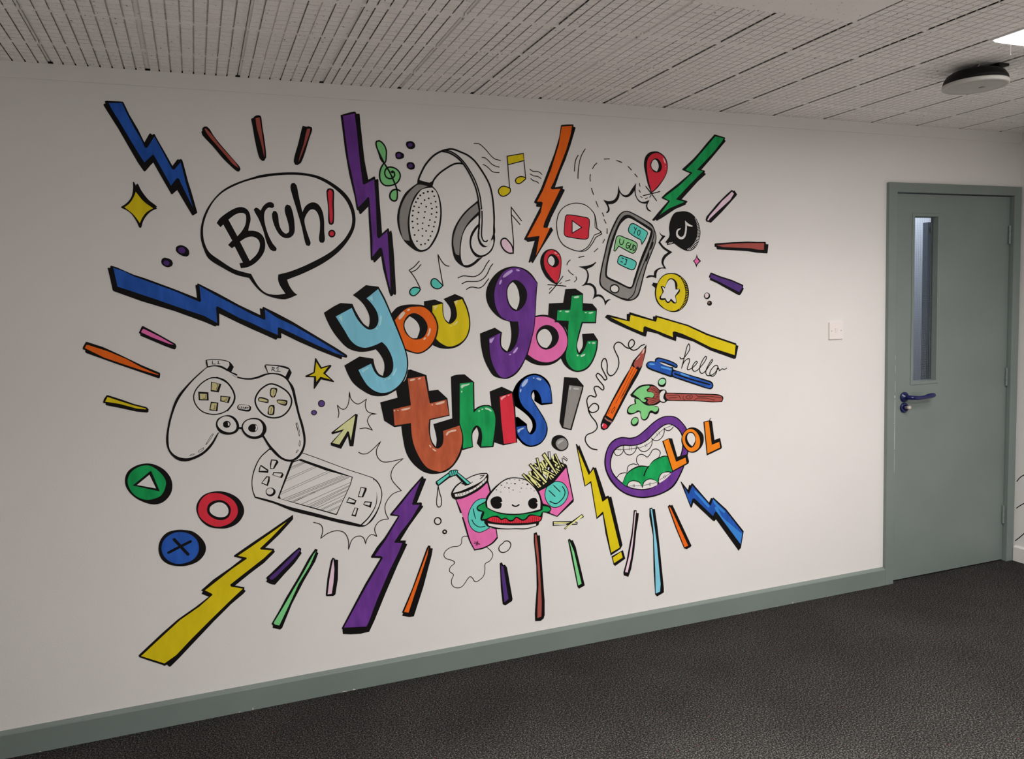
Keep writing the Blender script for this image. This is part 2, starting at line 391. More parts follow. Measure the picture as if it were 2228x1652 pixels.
# glazing bead: a thin raised rim and a deep return to the glass
bm = bmesh.new(); w = 0.016; fy = LYF - 0.004
rings = []
for o, y in ((w, LYF - 0.0001), (w, fy + 0.001), (w - 0.0015, fy), (0.001, fy), (0.0, fy + 0.001), (-0.004, LYF + 0.024)):
    rings.append([bm.verts.new(p) for p in ((VX0 - o, y, VZ0 - o), (VX1 + o, y, VZ0 - o), (VX1 + o, y, VZ1 + o), (VX0 - o, y, VZ1 + o))])
for p, q in zip(rings, rings[1:]):
    for k in range(4): bm.faces.new((p[k], p[(k + 1) % 4], q[(k + 1) % 4], q[k]))
bmesh.ops.recalc_face_normals(bm, faces=bm.faces)
bm.normal_update()
f0 = max(bm.faces, key=lambda f: -f.calc_center_median().y if abs(f.normal.y) > .5 else -9)
if f0.normal.y > 0: bmesh.ops.reverse_faces(bm, faces=bm.faces)
link('glazing_bead', to_mesh('glazing_bead', bm, M_GREEN), leaf)
bm = bmesh.new(); box(bm, VX0, VX1, LYF + 0.024, LYF + 0.030, VZ0, VZ1)
pane = link('pane', to_mesh('pane', bm, M_GLASS), leaf); pane['label'] = 'wired glass pane'
bm = bmesh.new(); k = 0
z = VZ0 + 0.006
while z < VZ1: box(bm, VX0, VX1, LYF + 0.0226, LYF + 0.0232, z - 0.0002, z + 0.0002); z += 0.0125
x = VX0 + 0.006
while x < VX1: box(bm, x - 0.0002, x + 0.0002, LYF + 0.0226, LYF + 0.0232, VZ0, VZ1); x += 0.0125
o = link('glass_wires', to_mesh('glass_wires', bm, M_GREYP), leaf); o['kind'] = 'stuff'
# hinges
for zc in (1.834, 1.052, 0.270):
    bm = bmesh.new()
    for q in range(3):
        lathe(bm, [(0.0062, -0.0165), (0.0065, -0.0155), (0.0065, 0.0155), (0.0062, 0.0165)], 14, c=(IX1 - 0.010, LYF - 0.007, zc + (q - 1) * 0.034))
    box(bm, IX1 - 0.010, IX1 - 0.001, LYF - 0.004, LYF - 0.001, zc - 0.05, zc + 0.05)
    link('hinge', to_mesh('hinge', bm, M_GREEN, False), leaf)
# lever handle on a round rose
bm = bmesh.new(); HX, HZ = 3.846, 0.988
lathe(bm, [(0.0265, LYF - 0.0002), (0.0265, LYF - 0.0075), (0.0245, LYF - 0.0105), (0.013, LYF - 0.0115), (0.0125, LYF - 0.020), (0.0001, LYF - 0.0205)], 32, c=(HX, 0, HZ), axis='y')
tube(bm, [(HX, LYF - 0.010, HZ), (HX, LYF - 0.030, HZ), (HX + 0.004, LYF - 0.043, HZ), (HX + 0.016, LYF - 0.050, HZ - 0.001), (HX + 0.050, LYF - 0.052, HZ - 0.004), (HX + 0.085, LYF - 0.052, HZ - 0.003), (HX + 0.112, LYF - 0.052, HZ + 0.001), (HX + 0.138, LYF - 0.050, HZ + 0.003), (HX + 0.158, LYF - 0.048, HZ + 0.004), (HX + 0.168, LYF - 0.046, HZ + 0.004)],
     [0.0115, 0.0115, 0.0115, 0.0110, 0.0105, 0.0100, 0.0120, 0.0135, 0.0115, 0.005], 14)
h = link('door_handle', to_mesh('door_handle', bm, M_BLUE, True), leaf); h['label'] = 'dark blue lever handle on a round rose'
bm = bmesh.new(); KZ = 0.932
lathe(bm, [(0.0265, LYF - 0.0002), (0.0265, LYF - 0.0075), (0.0245, LYF - 0.0105), (0.016, LYF - 0.0112), (0.0155, LYF - 0.006), (0.0001, LYF - 0.006)], 32, c=(HX, 0, KZ), axis='y')
lathe(bm, [(0.0085, LYF - 0.004), (0.0085, LYF - 0.0120), (0.0001, LYF - 0.0122)], 18, c=(HX + 0.001, 0, KZ + 0.001), axis='y')
e = link('escutcheon', to_mesh('escutcheon', bm, M_BLUE, True), leaf); e['label'] = 'dark blue round keyhole plate'
bm = bmesh.new(); box(bm, HX - 0.0025, HX + 0.0025, LYF - 0.024, LYF - 0.012, KZ - 0.006, KZ + 0.008, 0.0008)
lathe(bm, [(0.0105, -0.007), (0.0120, -0.005), (0.0120, 0.005), (0.0105, 0.007)], 18, c=(HX + 0.002, LYF - 0.031, KZ + 0.004), axis='z')
key = link('thumb_turn', to_mesh('thumb_turn', bm, M_STEEL), leaf); key['label'] = 'steel thumb turn in the keyhole plate'
# rubbed paint along the closing edge
for za, zb, w in ((0.86, 0.985, .0030), (0.99, 1.005, .005), (0.72, 0.855, .0030), (1.02, 1.08, .0016), (1.12, 1.16, .0014), (1.19, 1.21, .0014), (0.60, 0.71, .0016)):
    bm = bmesh.new(); xw = IX0 - 0.0025; yw = FY - 0.0003
    vs = [bm.verts.new(p) for p in ((xw, yw, za), (xw, yw, zb), (xw - w * 0.6, yw, zb), (xw - w, yw, (za + zb) / 2), (xw - w * 0.7, yw, za))]
    bm.faces.new(vs); link('paint_chip', to_mesh('paint_chip', bm, M_CHIP), frame)
for x, z, w, hh in ((IX0 - 0.014, 0.858, 0.013, 0.002), (L0 + 0.004, 0.995, 0.006, 0.012), (L0 + 0.02, 0.06, 0.003, 0.003)):
    bm = bmesh.new(); y = (FY if x < IX0 else LYF) - 0.0004
    bm.faces.new([bm.verts.new(p) for p in ((x, y, z), (x + w, y, z + hh * .3), (x + w * .8, y, z + hh), (x + w * .2, y, z + hh * .8))])
    link('paint_chip', to_mesh('paint_chip', bm, M_CHIP), leaf if x > IX0 else frame)

# ------------------------------------------------------------------ corridor seen through the glass
bm = bmesh.new(); box(bm, 3.0, 8.0, 1.7, 1.8, 0, 2.5)
structure(link('wall_corridor', to_mesh('wall_corridor', bm, M_CWALL)))
bm = bmesh.new(); box(bm, 2.9, 3.0, 0.12, 1.8, 0, 2.5); box(bm, 8.0, 8.1, 0.12, 1.8, 0, 2.5); box(bm, XR + 0.12, 8.0, 0.02, 0.12, 0, 2.5)
structure(link('wall_corridor_end', to_mesh('wall_corridor_end', bm, M_CWALL)))
bm = bmesh.new(); box(bm, 2.9, 8.1, 0.12, 1.8, -0.1, 0)
structure(link('floor_corridor', to_mesh('floor_corridor', bm, M_CARPET)))
bm = bmesh.new(); box(bm, 2.9, 8.1, 0.125, 1.8, 2.5, 2.56)
structure(link('ceiling_corridor', to_mesh('ceiling_corridor', bm, M_CWALL)))
cd = empty('door_2', (5.121, 1.0, 0)); structure(cd, 'blue-grey corridor door seen through the glass')
bm = bmesh.new(); box(bm, 0, 0.84, 0, 0.044, 0.006, 2.018, 0.002)
link('door_leaf', to_mesh('door_leaf', bm, M_CDOOR), cd)
bm = bmesh.new(); box(bm, 0.006, 0.26, -0.045, -0.001, 1.948, 1.984, 0.004); tube(bm, [(0.10, -0.03, 1.99), (0.22, -0.10, 1.99), (0.45, -0.02, 1.99)], 0.008, 8)
link('door_closer', to_mesh('door_closer', bm, M_BLUE), cd)
bm = bmesh.new(); box(bm, 0.03, 0.07, -0.012, -0.001, 0.95, 1.15, 0.002); tube(bm, [(0.05, -0.01, 1.05), (0.05, -0.055, 1.05), (0.16, -0.055, 1.05)], 0.009, 8)
link('door_handle', to_mesh('door_handle', bm, M_BLACKP), cd)

# ------------------------------------------------------------------ mural
# Drawn on the wall plane: every line below is a stroke or a patch of paint, in tenths of a millimetre (x to the right, z up).
# M motif | S piece of the motif | f/F filled patch (smooth / straight) | l/L/c/C brush line (open / closed)
MURAL = '''
M lightning_bolt|blue lightning bolt nearest the ceiling corner, pointing down at the bubble|0
F 0 black 1509,22568 1526,22595 1568,22619 1579,22631 1558,22669 1580,22700 1623,22713 1867,22714 2002,22719 2129,22713 2153,22685 2314,22273 2558,21788 2734,21348 2893,21620 2917,21662 2945,21670 2976,21657 3001,21617 3034,21649 3066,21658 3090,21644 3132,21538 3445,20896 3601,20563 3757,20772 3794,20808 3843,20791 3893,20819 3936,20791 3966,20689 4023,20388 4089,20038 4176,19683 4338,18927 4307,18892 4186,18817 4157,18825 4144,18847 3707,19714 3541,19567 3515,19561 3495,19576 3284,20015 2978,20657 2879,20556 2719,20363 2682,20336 2647,20354 2484,20626 2240,21126 1940,21757 1729,22148 1549,22484
S fill|
F 1 blue 1680,22637 2101,22671 2217,22359 2306,22144 2455,21801 2609,21513 2720,21221 2743,21166 2777,21157 2824,21177 3045,21534 3072,21558 3282,21115 3561,20486 3594,20442 3629,20432 3675,20452 3881,20701 3933,20442 3999,20035 4196,19113 3991,19606 3834,19983 3805,20096 3754,20140 3717,20128 3505,19860 3459,19973 3023,20898 2990,20942 2697,20658 2685,20661 2522,20952 2262,21460 1960,22069 1779,22406
M sparkle|yellow four-pointed star with a black shadow, under the upper blue bolt|0
f 0 black 2271,19950! 2301,19967 2319,19947 2360,19841! 2391,19891 2417,19905 2442,19881 2522,19684 2732,19362 2961,19163 3010,19105! 2966,19084! 3006,19047! 2802,18947 2617,18757 2509,18569 2449,18381! 2409,18356 2372,18380! 2299,18587 2162,18834 2036,18952 1842,19056! 1841,19085! 2035,19228 2180,19412 2245,19599 2273,19806
S fill|
f 1 yellow 2345,19618! 2574,19297 2871,19053! 2666,18925 2510,18735 2406,18526! 2306,18701 2183,18865 1946,19074! 2110,19205 2256,19414
M dot|larger plain purple dot left of the speech bubble|0
f 0 black 3547,17682 3690,17752 3866,17697 3977,17555 3980,17437 3884,17342 3766,17361 3612,17449 3530,17566
S fill|
f 1 purple_dark 3600,17587 3705,17682 3822,17640 3860,17544 3791,17459 3673,17470
M dot|smaller purple dot low left of the speech bubble|0
f 0 black 3043,17246 3149,17309 3265,17281 3379,17206 3408,17100 3367,17005 3256,16961 3130,16992 3034,17092
S fill|
f 1 purple_dark 3079,17124 3143,17212 3250,17196 3295,17122 3260,17038 3142,17034
M dash|brown dash leftmost of three above the speech bubble|0
f 0 black 4644,21806! 4677,21845! 4678,21929 4749,22002 4844,22007 4924,21930 5048,21706 5224,21449 5462,21150 5744,20805 5895,20609 5918,20521 5864,20440 5799,20438 5644,20567 5320,20900 5023,21286 4669,21698
S fill|
f 1 brown_dark 4755,21922 4798,21939 4838,21904 5025,21683 5221,21394 5500,21063 5742,20771 5864,20552! 5652,20712 5412,21015 5173,21315 4878,21686
M dash|brown dash in the middle of three above the speech bubble|0
f 0 black 6388,22340! 6406,22379! 6472,22401! 6497,22447! 6576,22496 6708,22508 6750,22461 6775,22126 6819,21702 6856,21163 6850,20971! 6810,20931! 6785,20867 6706,20850 6622,20928 6566,21106 6483,21596 6424,22108
S fill|
f 1 brown_dark 6549,22394! 6693,22435! 6729,22079 6770,21610 6800,21161 6780,20984! 6739,21248 6662,21650 6566,22115
M dash|brown dash rightmost of three above the speech bubble|0
f 0 black 8236,22212! 8371,22187! 8464,22206 8577,22171 8586,22084 8464,21757 8250,21151 8097,20824 8014,20775! 7979,20747 7888,20759 7844,20861 7882,21068 8043,21555 8154,21948
S fill|
f 1 brown_dark 8402,22109 8517,22126! 8473,21941 8289,21474 8018,20849! 8063,21052 8248,21564
M speech_bubble|white speech bubble reading Bruh! with a pointed tail|0
f 0 black 6582,20331! 7026,20411 7703,20471 8249,20456 8797,20345 9345,20053 9754,19697 9979,19305 10072,18823 10011,18423 9789,17994 9365,17508 8777,17085 8060,16724 7372,16458! 7430,16255 7581,15999 7718,15878! 7431,15760! 7238,15720 6967,15754 6596,15880 6389,16023 6213,16220 5997,16541! 5551,16665 5123,16907 4629,17262 4472,17626 4398,18002 4427,18403 4570,18859 4824,19291 5232,19728 5740,20023
S bubble_inside|
f 1 wall 6697,20253 7291,20348 7971,20380 8518,20314 8928,20154 9337,19885 9689,19526 9872,19162 9937,18821 9892,18479 9709,18136 9497,17879 9022,17481 8216,17055 7511,16772 7055,16657! 7037,16457 7101,16232 7276,15935! 7002,15899 6679,15934 6470,16049 6270,16302 6079,16691! 5767,16777 5459,16890 5011,17206 4668,17491 4533,17787 4488,18109 4523,18484 4675,18914 4929,19346 5282,19689 5789,19970 6216,20131
S letter|
f 2 black 4973,18556! 5098,18732 5422,18979 5689,19118 5899,19149 6078,19057 6160,18882 6166,18664 6095,18418 6067,18286! 6272,18282 6480,18202 6616,18010 6643,17762 6590,17514 6429,17267 6206,17062 5961,16940 5727,16904! 5685,17093! 5812,17111! 5552,17707! 5450,17639! 5322,17761! 5479,17924! 5201,18504! 5100,18404!
f 3 wall 5392,18682! 5622,18860 5835,18937 5990,18893 6013,18744 5968,18498 5823,18252 5670,18083!
f 3 wall 5750,17884! 5968,18021 6181,18069 6363,17995 6447,17845 6422,17625 6304,17405 6058,17173!
S letter|
f 4 black 6302,19074 6386,19144 6476,19104 6546,19029! 6640,19189 6780,19315 6916,19353 7033,19292 7041,19183 6971,19127 6851,19152 6711,19026 6659,18806 6683,18505 6771,18148 6914,17818 7052,17624 7021,17541 6926,17527 6821,17583 6701,17845 6593,18312 6455,18722
S letter|
f 5 black 6946,18920 7005,19023 7099,19019 7164,18868 7183,18565 7265,18317 7420,18180 7519,18236 7537,18430 7489,18707 7422,18982 7432,19176 7518,19274 7625,19234 7718,18931 7752,18515 7722,18209 7577,18047 7385,18019 7200,18123 7051,18371 6960,18673
S letter|
f 6 black 7669,19925 7722,20064 7819,20089 7896,20000 7969,19546 8065,18998! 8186,19217 8358,19345 8526,19371 8689,19282 8817,19032 8862,18695 8849,18272 8854,17962 8786,17843 8674,17854 8631,17990 8685,18356 8691,18749 8593,19028 8458,19110 8316,19052 8135,18742 8148,18463 8240,18100 8315,17820 8263,17722 8153,17741 8082,17988 8009,18434 7873,19017 7715,19651
S exclamation_mark|
f 2 black 9000,19806 9055,19900 9155,19922 9266,19877 9296,19743 9268,19349 9257,18926 9218,18586 9144,18523 9060,18542 9015,18669 9033,19147
f 2 black 9275,18199 9252,18122 9197,18066 9123,18045 9052,18065 9002,18121 8987,18197 9010,18274 9065,18330 9138,18351 9209,18331 9260,18275
f 3 red 9055,19766 9110,19857 9180,19858 9232,19770 9203,19347 9200,18925 9169,18642 9118,18579 9080,18669 9075,19148
f 3 red 9219,18198 9205,18152 9171,18117 9126,18105 9083,18117 9053,18151 9043,18197 9057,18244 9091,18279 9135,18291 9179,18279 9209,18245
M lightning_bolt|tall purple lightning bolt between the bubble and the headphones|0
F 0 black 9679,22688 9995,22796 10220,22853 10267,22840 10283,22776 10406,22781 10416,22742 10433,22327 10455,22051 10482,21588 10527,21007 10582,20635 10638,20290 10736,20336 10872,20422 10912,20400 10922,20294 11013,20330 11035,20274 11033,19967 11042,19613 11048,19377 11064,19021 11090,18217 11331,18420 11360,18410 11386,18286 11462,18339 11493,18191 11532,17375 11554,15876 11526,15791 11469,15805 11446,15829 11388,15753 11326,15747 11271,15906 11066,16849 11014,17333 10760,17091 10711,17079 10691,17175 10618,17168 10596,17235 10604,17949 10588,18660 10591,19250 10295,18963 10242,18950 10201,19090 10142,19113 10123,19218 10081,19592 9908,20450 9787,21372 9737,22038
S fill|
F 1 purple 9771,22659 10224,22782 10233,22617 10271,22157 10297,21695 10336,21000 10383,20465 10415,20115 10473,20094 10658,20197 10867,20304 10876,19963 10891,19610 10894,19279 10888,18782 10883,18116 10923,18021 10966,18021 11301,18309 11310,17951 11326,17471 11337,16870 11336,15977 11242,16389 11091,17424 11052,17640 11004,17659 10954,17640 10660,17306 10701,17949 10666,18779 10649,19463 10636,19609 10595,19615 10482,19495 10231,19244 10187,19219 10165,19360 10113,19780 9984,20569 9910,20984 9839,21721 9795,22294
M treble_clef|green treble clef right of the purple bolt|0
S fill|
f 0 green_light 11015,21728 11114,21803 11280,21717 11393,21534 11394,21275 11282,20941! 11433,20782! 11606,20812 11823,20724 11938,20538 11879,20298 11674,20126! 11476,20085 11281,20080 11142,20230 11078,20440 11161,20678 11282,20941! 11093,21310
f 0 green_light 11472,19694 11540,19862 11752,19938! 11781,19748 11722,19509 11598,19494 11479,19575
S outline|
c 1 black 57 11283,20965 11394,21275 11380,21510 11279,21693 11138,21792 11028,21764 11006,21634 11073,21403
l 2 black 62 11073,21403 11283,20965 11499,20595 11632,20291 11753,19962 11769,19748 11722,19521 11598,19487 11479,19575 11465,19717 11540,19862 11678,19936 11813,19921 11885,19880
l 3 black 58 11291,20965 11138,20701 11090,20440 11130,20229 11257,20096 11403,20072 11600,20105 11776,20200 11894,20370 11913,20537 11809,20700 11629,20789 11433,20782 11318,20660 11300,20518 11356,20401 11488,20346 11612,20386 11690,20483 11682,20601 11611,20646 11560,20609
f 4 black 11670,20605 11651,20571 11607,20556 11564,20568 11548,20601 11567,20635 11611,20651 11654,20638
M dot|purple dot topmost of three beside the treble clef|0
f 0 black 12196,21687 12239,21808 12351,21836 12487,21819 12570,21704 12539,21572 12438,21527 12277,21548
S fill|
f 1 purple_dark 12457,21692 12443,21653 12407,21624 12359,21611 12312,21619 12279,21646 12268,21683 12282,21722 12318,21751 12366,21764 12412,21755 12446,21729
M dot|purple dot nearest the treble clef|0
f 0 black 11747,21254 11782,21374 11876,21408 11998,21383 12106,21304 12094,21185 12013,21139 11913,21107 11779,21149
S fill|
f 1 purple_dark 11979,21263 11965,21223 11931,21192 11886,21179 11843,21188 11811,21216 11801,21256 11815,21297 11848,21328 11893,21340 11937,21331 11968,21303
M dot|purple dot lowest of three, just above the headphones' left cup|0
f 0 black 12187,20868 12229,20988 12355,21024 12478,20985 12528,20868 12480,20747 12367,20724 12245,20762
S fill|
f 1 purple_dark 12433,20876 12420,20833 12385,20800 12340,20787 12296,20797 12264,20827 12254,20870 12268,20913 12302,20946 12347,20959 12392,20949 12423,20919
M headphones|white headphones with grey ear pads and dotted left ear cup|0
l 0 black 72 12634,20197 12646,20324 12755,20580 12969,20945 13270,21272 13545,21452 13819,21559 14114,21599 14451,21500 14767,21374 15037,21170 15304,20834 15570,20409 15700,20087 15779,19630 15816,18973 15801,18534 15805,18292 15688,17983
l 1 black 65 13681,21490 13905,21463 14172,21351 14438,21148 14701,20814 14917,20412 15066,20027 15145,19617 15176,19182 15172,18746 15138,18418
l 2 black 57 13840,21539 14020,21504 14287,21366 14552,21130 14771,20838 15053,20329 15220,19770 15276,19238
l 3 black 58 15287,19141 15278,18748 15235,18200 15254,18047 15331,17916 15437,17916 15481,17949
l 3 black 68 13204,20150 13278,20342 13512,20604 13859,20849 14160,21009 14389,21049 14525,21033
F 4 black 12608,20197 12679,20336 12920,20269 13096,20242 13198,20287 13279,20364 13213,20107 13002,20102 12737,20137
S pad|grey outer shell of the left ear cup
f 5 black 12608,20207! 12739,20169 13214,20118! 13374,19942 13498,19668 13562,19263 13545,18835 13423,18298 13180,17846 12946,17589 12697,17493 12454,17525 12197,17696 11966,17929 11786,18308 11718,18770 11803,19233 12042,19741 12337,20021
f 6 grey 12561,20122 12738,20154 13023,20092! 12731,19968 12501,19752 12336,19453 12210,19071 12140,18691 12145,18289 12189,17940! 11967,17971 11868,18203 11803,18729 11890,19234 12150,19723
S ear_cup|
f 7 wall 12729,19926 12954,20016 13211,20044! 13372,19878 13470,19518 13499,19091 13450,18705 13332,18276 13115,17889 12926,17653 12700,17568 12546,17600 12377,17802 12258,18099 12213,18607 12263,19030 12401,19454
f 8 black 13250,19896 13235,19864 13203,19850 13172,19863 13160,19894 13175,19926 13207,19940 13238,19927
f 8 black 13060,19881 13045,19854 13013,19842 12982,19852 12971,19879 12985,19906 13017,19918 13048,19908
f 8 black 12880,19824 12866,19796 12834,19785 12803,19795 12791,19822 12805,19849 12837,19861 12868,19850
f 8 black 12741,19727 12727,19700 12695,19688 12664,19699 12652,19725 12666,19753 12698,19765 12729,19754
f 8 black 12636,19605 12623,19578 12593,19566 12564,19576 12553,19603 12566,19630 12596,19642 12625,19631
f 8 black 12549,19459 12536,19432 12505,19420 12476,19431 12465,19458 12479,19485 12509,19497 12538,19486
f 8 black 12469,19293 12457,19267 12428,19256 12401,19266 12390,19292 12403,19317 12431,19328 12459,19318
f 8 black 12416,19115 12403,19089 12373,19078 12344,19088 12332,19113 12346,19139 12376,19150 12405,19140
f 8 black 12391,18926 12377,18901 12347,18890 12318,18900 12307,18925 12320,18951 12350,18962 12379,18951
f 8 black 12372,18693 12359,18668 12329,18657 12300,18667 12289,18692 12302,18718 12332,18729 12361,18719
f 8 black 13316,19706 13303,19681 13274,19669 13246,19679 13235,19705 13248,19730 13277,19742 13305,19732
f 8 black 13080,19616 13067,19590 13039,19579 13011,19589 13000,19615 13013,19640 13041,19652 13069,19642
f 8 black 12908,19545 12896,19519 12867,19508 12839,19518 12828,19543 12841,19569 12870,19580 12898,19570
f 8 black 12761,19406 12749,19382 12722,19372 12696,19381 12686,19405 12698,19429 12725,19439 12751,19430
f 8 black 12662,19252 12650,19228 12623,19217 12597,19227 12587,19251 12599,19275 12626,19285 12652,19276
f 8 black 12632,19055 12620,19030 12593,19020 12567,19030 12557,19053 12569,19078 12595,19088 12622,19078
f 8 black 12573,18802 12561,18777 12534,18767 12508,18777 12498,18801 12510,18825 12537,18835 12563,18825
f 8 black 12580,18598 12568,18574 12541,18564 12515,18573 12505,18597 12517,18621 12544,18632 12570,18622
f 8 black 13364,19492 13351,19468 13322,19457 13294,19467 13283,19491 13296,19515 13325,19526 13353,19516
f 8 black 13164,19418 13152,19395 13127,19386 13102,19394 13092,19417 13104,19440 13129,19449 13154,19441
f 8 black 12962,19285 12950,19261 12923,19250 12897,19260 12887,19284 12899,19308 12926,19318 12952,19309
f 8 black 12903,19082 12891,19058 12864,19047 12838,19057 12828,19081 12840,19105 12867,19115 12893,19106
f 8 black 12861,18854 12849,18830 12822,18819 12795,18829 12785,18853 12797,18877 12824,18888 12851,18878
f 8 black 12792,18632 12780,18609 12755,18600 12730,18609 12721,18631 12732,18654 12758,18664 12782,18654
f 8 black 13389,19280 13377,19255 13349,19245 13323,19254 13313,19278 13325,19303 13352,19313 13379,19304
f 8 black 13196,19214 13184,19190 13157,19180 13130,19189 13120,19213 13132,19237 13159,19248 13186,19238
f 8 black 13172,18999 13160,18974 13132,18964 13106,18974 13096,18998 13108,19022 13135,19032 13162,19023
f 8 black 13093,18759 13081,18735 13054,18724 13027,18734 13017,18758 13029,18782 13056,18793 13083,18783
f 8 black 13390,19066 13377,19042 13350,19031 13323,19041 13313,19065 13325,19089 13353,19100 13379,19090
f 8 black 13355,18880 13343,18855 13316,18845 13289,18855 13279,18879 13291,18903 13319,18913 13345,18904
f 8 black 13300,18678 13288,18654 13261,18643 13234,18653 13224,18677 13236,18701 13264,18712 13290,18702
f 8 black 13040,18536 13027,18512 13000,18502 12974,18512 12964,18536 12976,18560 13003,18570 13029,18560
f 8 black 13251,18501 13238,18475 13209,18464 13181,18475 13170,18500 13183,18526 13212,18537 13240,18527
f 8 black 12770,18414 12758,18389 12733,18379 12708,18389 12699,18413 12710,18437 12736,18447 12760,18438
f 8 black 12603,18351 12592,18326 12566,18316 12542,18326 12532,18350 12544,18374 12569,18384 12594,18375
f 8 black 12386,18451 12374,18425 12345,18414 12318,18425 12307,18450 12320,18476 12348,18486 12376,18476
f 8 black 12920,18323 12907,18299 12880,18289 12854,18298 12844,18323 12856,18347 12883,18357 12909,18347
f 8 black 13176,18303 13164,18279 13136,18269 13110,18279 13100,18303 13112,18327 13139,18337 13166,18328
f 8 black 12760,18126 12748,18102 12721,18092 12695,18101 12685,18126 12697,18150 12724,18160 12750,18150
f 8 black 13095,18123 13083,18099 13055,18089 13029,18099 13019,18123 13031,18147 13058,18157 13085,18147
f 8 black 12441,18160 12428,18135 12399,18124 12372,18135 12361,18160 12374,18186 12402,18196 12430,18186
f 8 black 13001,17962 12988,17937 12959,17926 12931,17936 12921,17962 12934,17988 12962,17999 12990,17988
f 8 black 12530,17916 12517,17891 12489,17880 12461,17890 12451,17916 12463,17942 12492,17952 12519,17942
f 8 black 12859,17814 12846,17789 12818,17778 12790,17789 12779,17814 12792,17840 12820,17851 12848,17840
f 8 black 12691,17778 12678,17752 12649,17742 12621,17752 12611,17778 12624,17803 12652,17814 12680,17804
S right_ear_cup|right ear cup with grey pad seen from the side
f 4 black 14571,19130 15120,19574! 15206,19358 15147,19009! 14895,17171! 15262,17279! 14960,17017 14745,16887 14557,16845 14420,16879 14194,17023 14041,17219 13961,17524 13939,17870 14013,18303 14210,18693
f 5 grey 14663,19132 15093,19465! 15151,19139! 14814,18830 14573,18545 14399,18218 14293,17827 14241,17349! 14105,17393 14033,17610 14010,17913 14080,18260 14303,18716
f 6 wall 15122,18976! 15122,18638 14941,18461 14769,18199 14699,17871 14748,17609 14856,17390 15025,17214! 14844,17062 14608,16954 14422,16955! 14336,17131 14305,17392 14337,17784 14445,18219 14666,18568
f 7 black 15122,18638! 15136,18048! 15246,17829 15478,17719 15674,17917 15805,18293! 15832,18050 15789,17829 15685,17565 15466,17366 15179,17258 14992,17280 14834,17412 14725,17631 14705,17915 14793,18221 14941,18461
f 8 wall 15106,18507! 15061,18222 15065,18004 15151,17785 15288,17679 15453,17697 15600,17829 15737,18028! 15743,17873 15665,17653 15468,17444 15182,17341 14997,17412 14862,17544 14777,17784 14810,18046 14935,18287
f 9 wall 15186,18791! 15268,19141! 15762,19149! 15767,18710 15760,18380 15705,18160 15555,17917 15434,17818 15316,17807 15225,17894 15171,18048 15183,18376
l 10 black 66 15190,19249 15163,18813 15128,18485 15114,18222
l 11 black 58 15287,19142 15278,18749 15235,18201 15254,18048 15331,17917 15437,17906 15481,17950
l 10 black 74 15810,19150 15813,18886 15785,18424 15779,18226
M music_notes|small teal semiquaver under the headphones|0
l 0 black 37 12549,17120 12341,16908 12125,16767! 12344,16459 12539,16069
l 1 black 37 12610,16985 12424,16790 12199,16685
S note_head|
f 1 teal 12538,16026! 12395,16083 12217,16054 12101,15906 12151,15787 12271,15742 12430,15835 12535,15962
c 2 black 45 12538,16026! 12395,16083 12217,16054 12105,15906 12151,15787 12271,15742 12430,15835 12547,15983
M music_notes|teal quaver with a curved flag under the headphones|0
l 0 black 38 13789,16911 13643,16951 13490,17114 13338,17385! 13374,17029 13446,16552 13509,16128
S note_head|
f 1 teal 13497,16128! 13346,16315 13169,16422 13055,16384 12994,16256 13055,16103 13198,16014 13380,16033
c 2 black 45 13497,16128! 13345,16293 13214,16408 13078,16401 13002,16277 13034,16125 13176,16019 13357,16016
M sound_waves|three wavy lines below the right ear cup, left of the purple g|0
l 0 black 39 14161,16434 14360,16508 14614,16493 14871,16479 15084,16565 15255,16728 15405,16970 15540,17134
l 1 black 39 14325,16191 14514,16275 14770,16276 15051,16289 15267,16397 15439,16593 15566,16836 15690,16990
l 2 black 39 14502,15957 14668,16042 14855,16039 15041,16002 15208,16066 15355,16218 15491,16382
M sound_waves|three wavy lines on the upper right of the headband|0
l 0 black 33 15039,21870 15221,21868 15396,21772 15548,21634 15722,21444 15897,21295 16032,21254 16181,21228
l 1 black 33 15365,21322 15492,21310 15624,21222 15777,21071 15933,20993 16106,20957
l 2 black 33 15404,21035 15526,20989 15658,20890 15789,20769 15924,20736 16097,20733
M music_notes|yellow beamed pair of notes right of the headband|0
L 0 black 39 16543,20098 16471,21411 17202,21556 17277,20563
L 1 black 39 16505,21066 17228,21261
S note_head|
f 1 yellow_olive 16566,20077! 16362,20173 16178,20162 16036,20001 16077,19855 16211,19763 16420,19842 16551,19971
c 2 black 43 16566,20099! 16362,20173 16201,20173 16041,20012 16077,19855 16211,19769 16420,19831 16569,19972
f 1 yellow_olive 17277,20563! 17092,20600 16904,20552 16808,20422 16874,20329 17013,20322 17180,20433
c 2 black 44 17277,20563! 17092,20600 16904,20552 16808,20422 16851,20328 16990,20309 17180,20433 17280,20521
S beam|
F 2 yellow_olive 16498,21397 17190,21530 17217,21282 16518,21092
M sound_waves|three short wavy lines between the yellow notes and the orange bolt|0
l 0 black 34 17487,20916 17613,20833 17826,20832 17943,20787 18019,20719
l 1 black 34 17493,20725 17631,20649 17820,20633 17913,20593 17971,20548
l 2 black 34 17515,20528 17625,20446 17766,20418 17871,20346
M lightning_bolt|orange lightning bolt pointing down at the red map pin|0
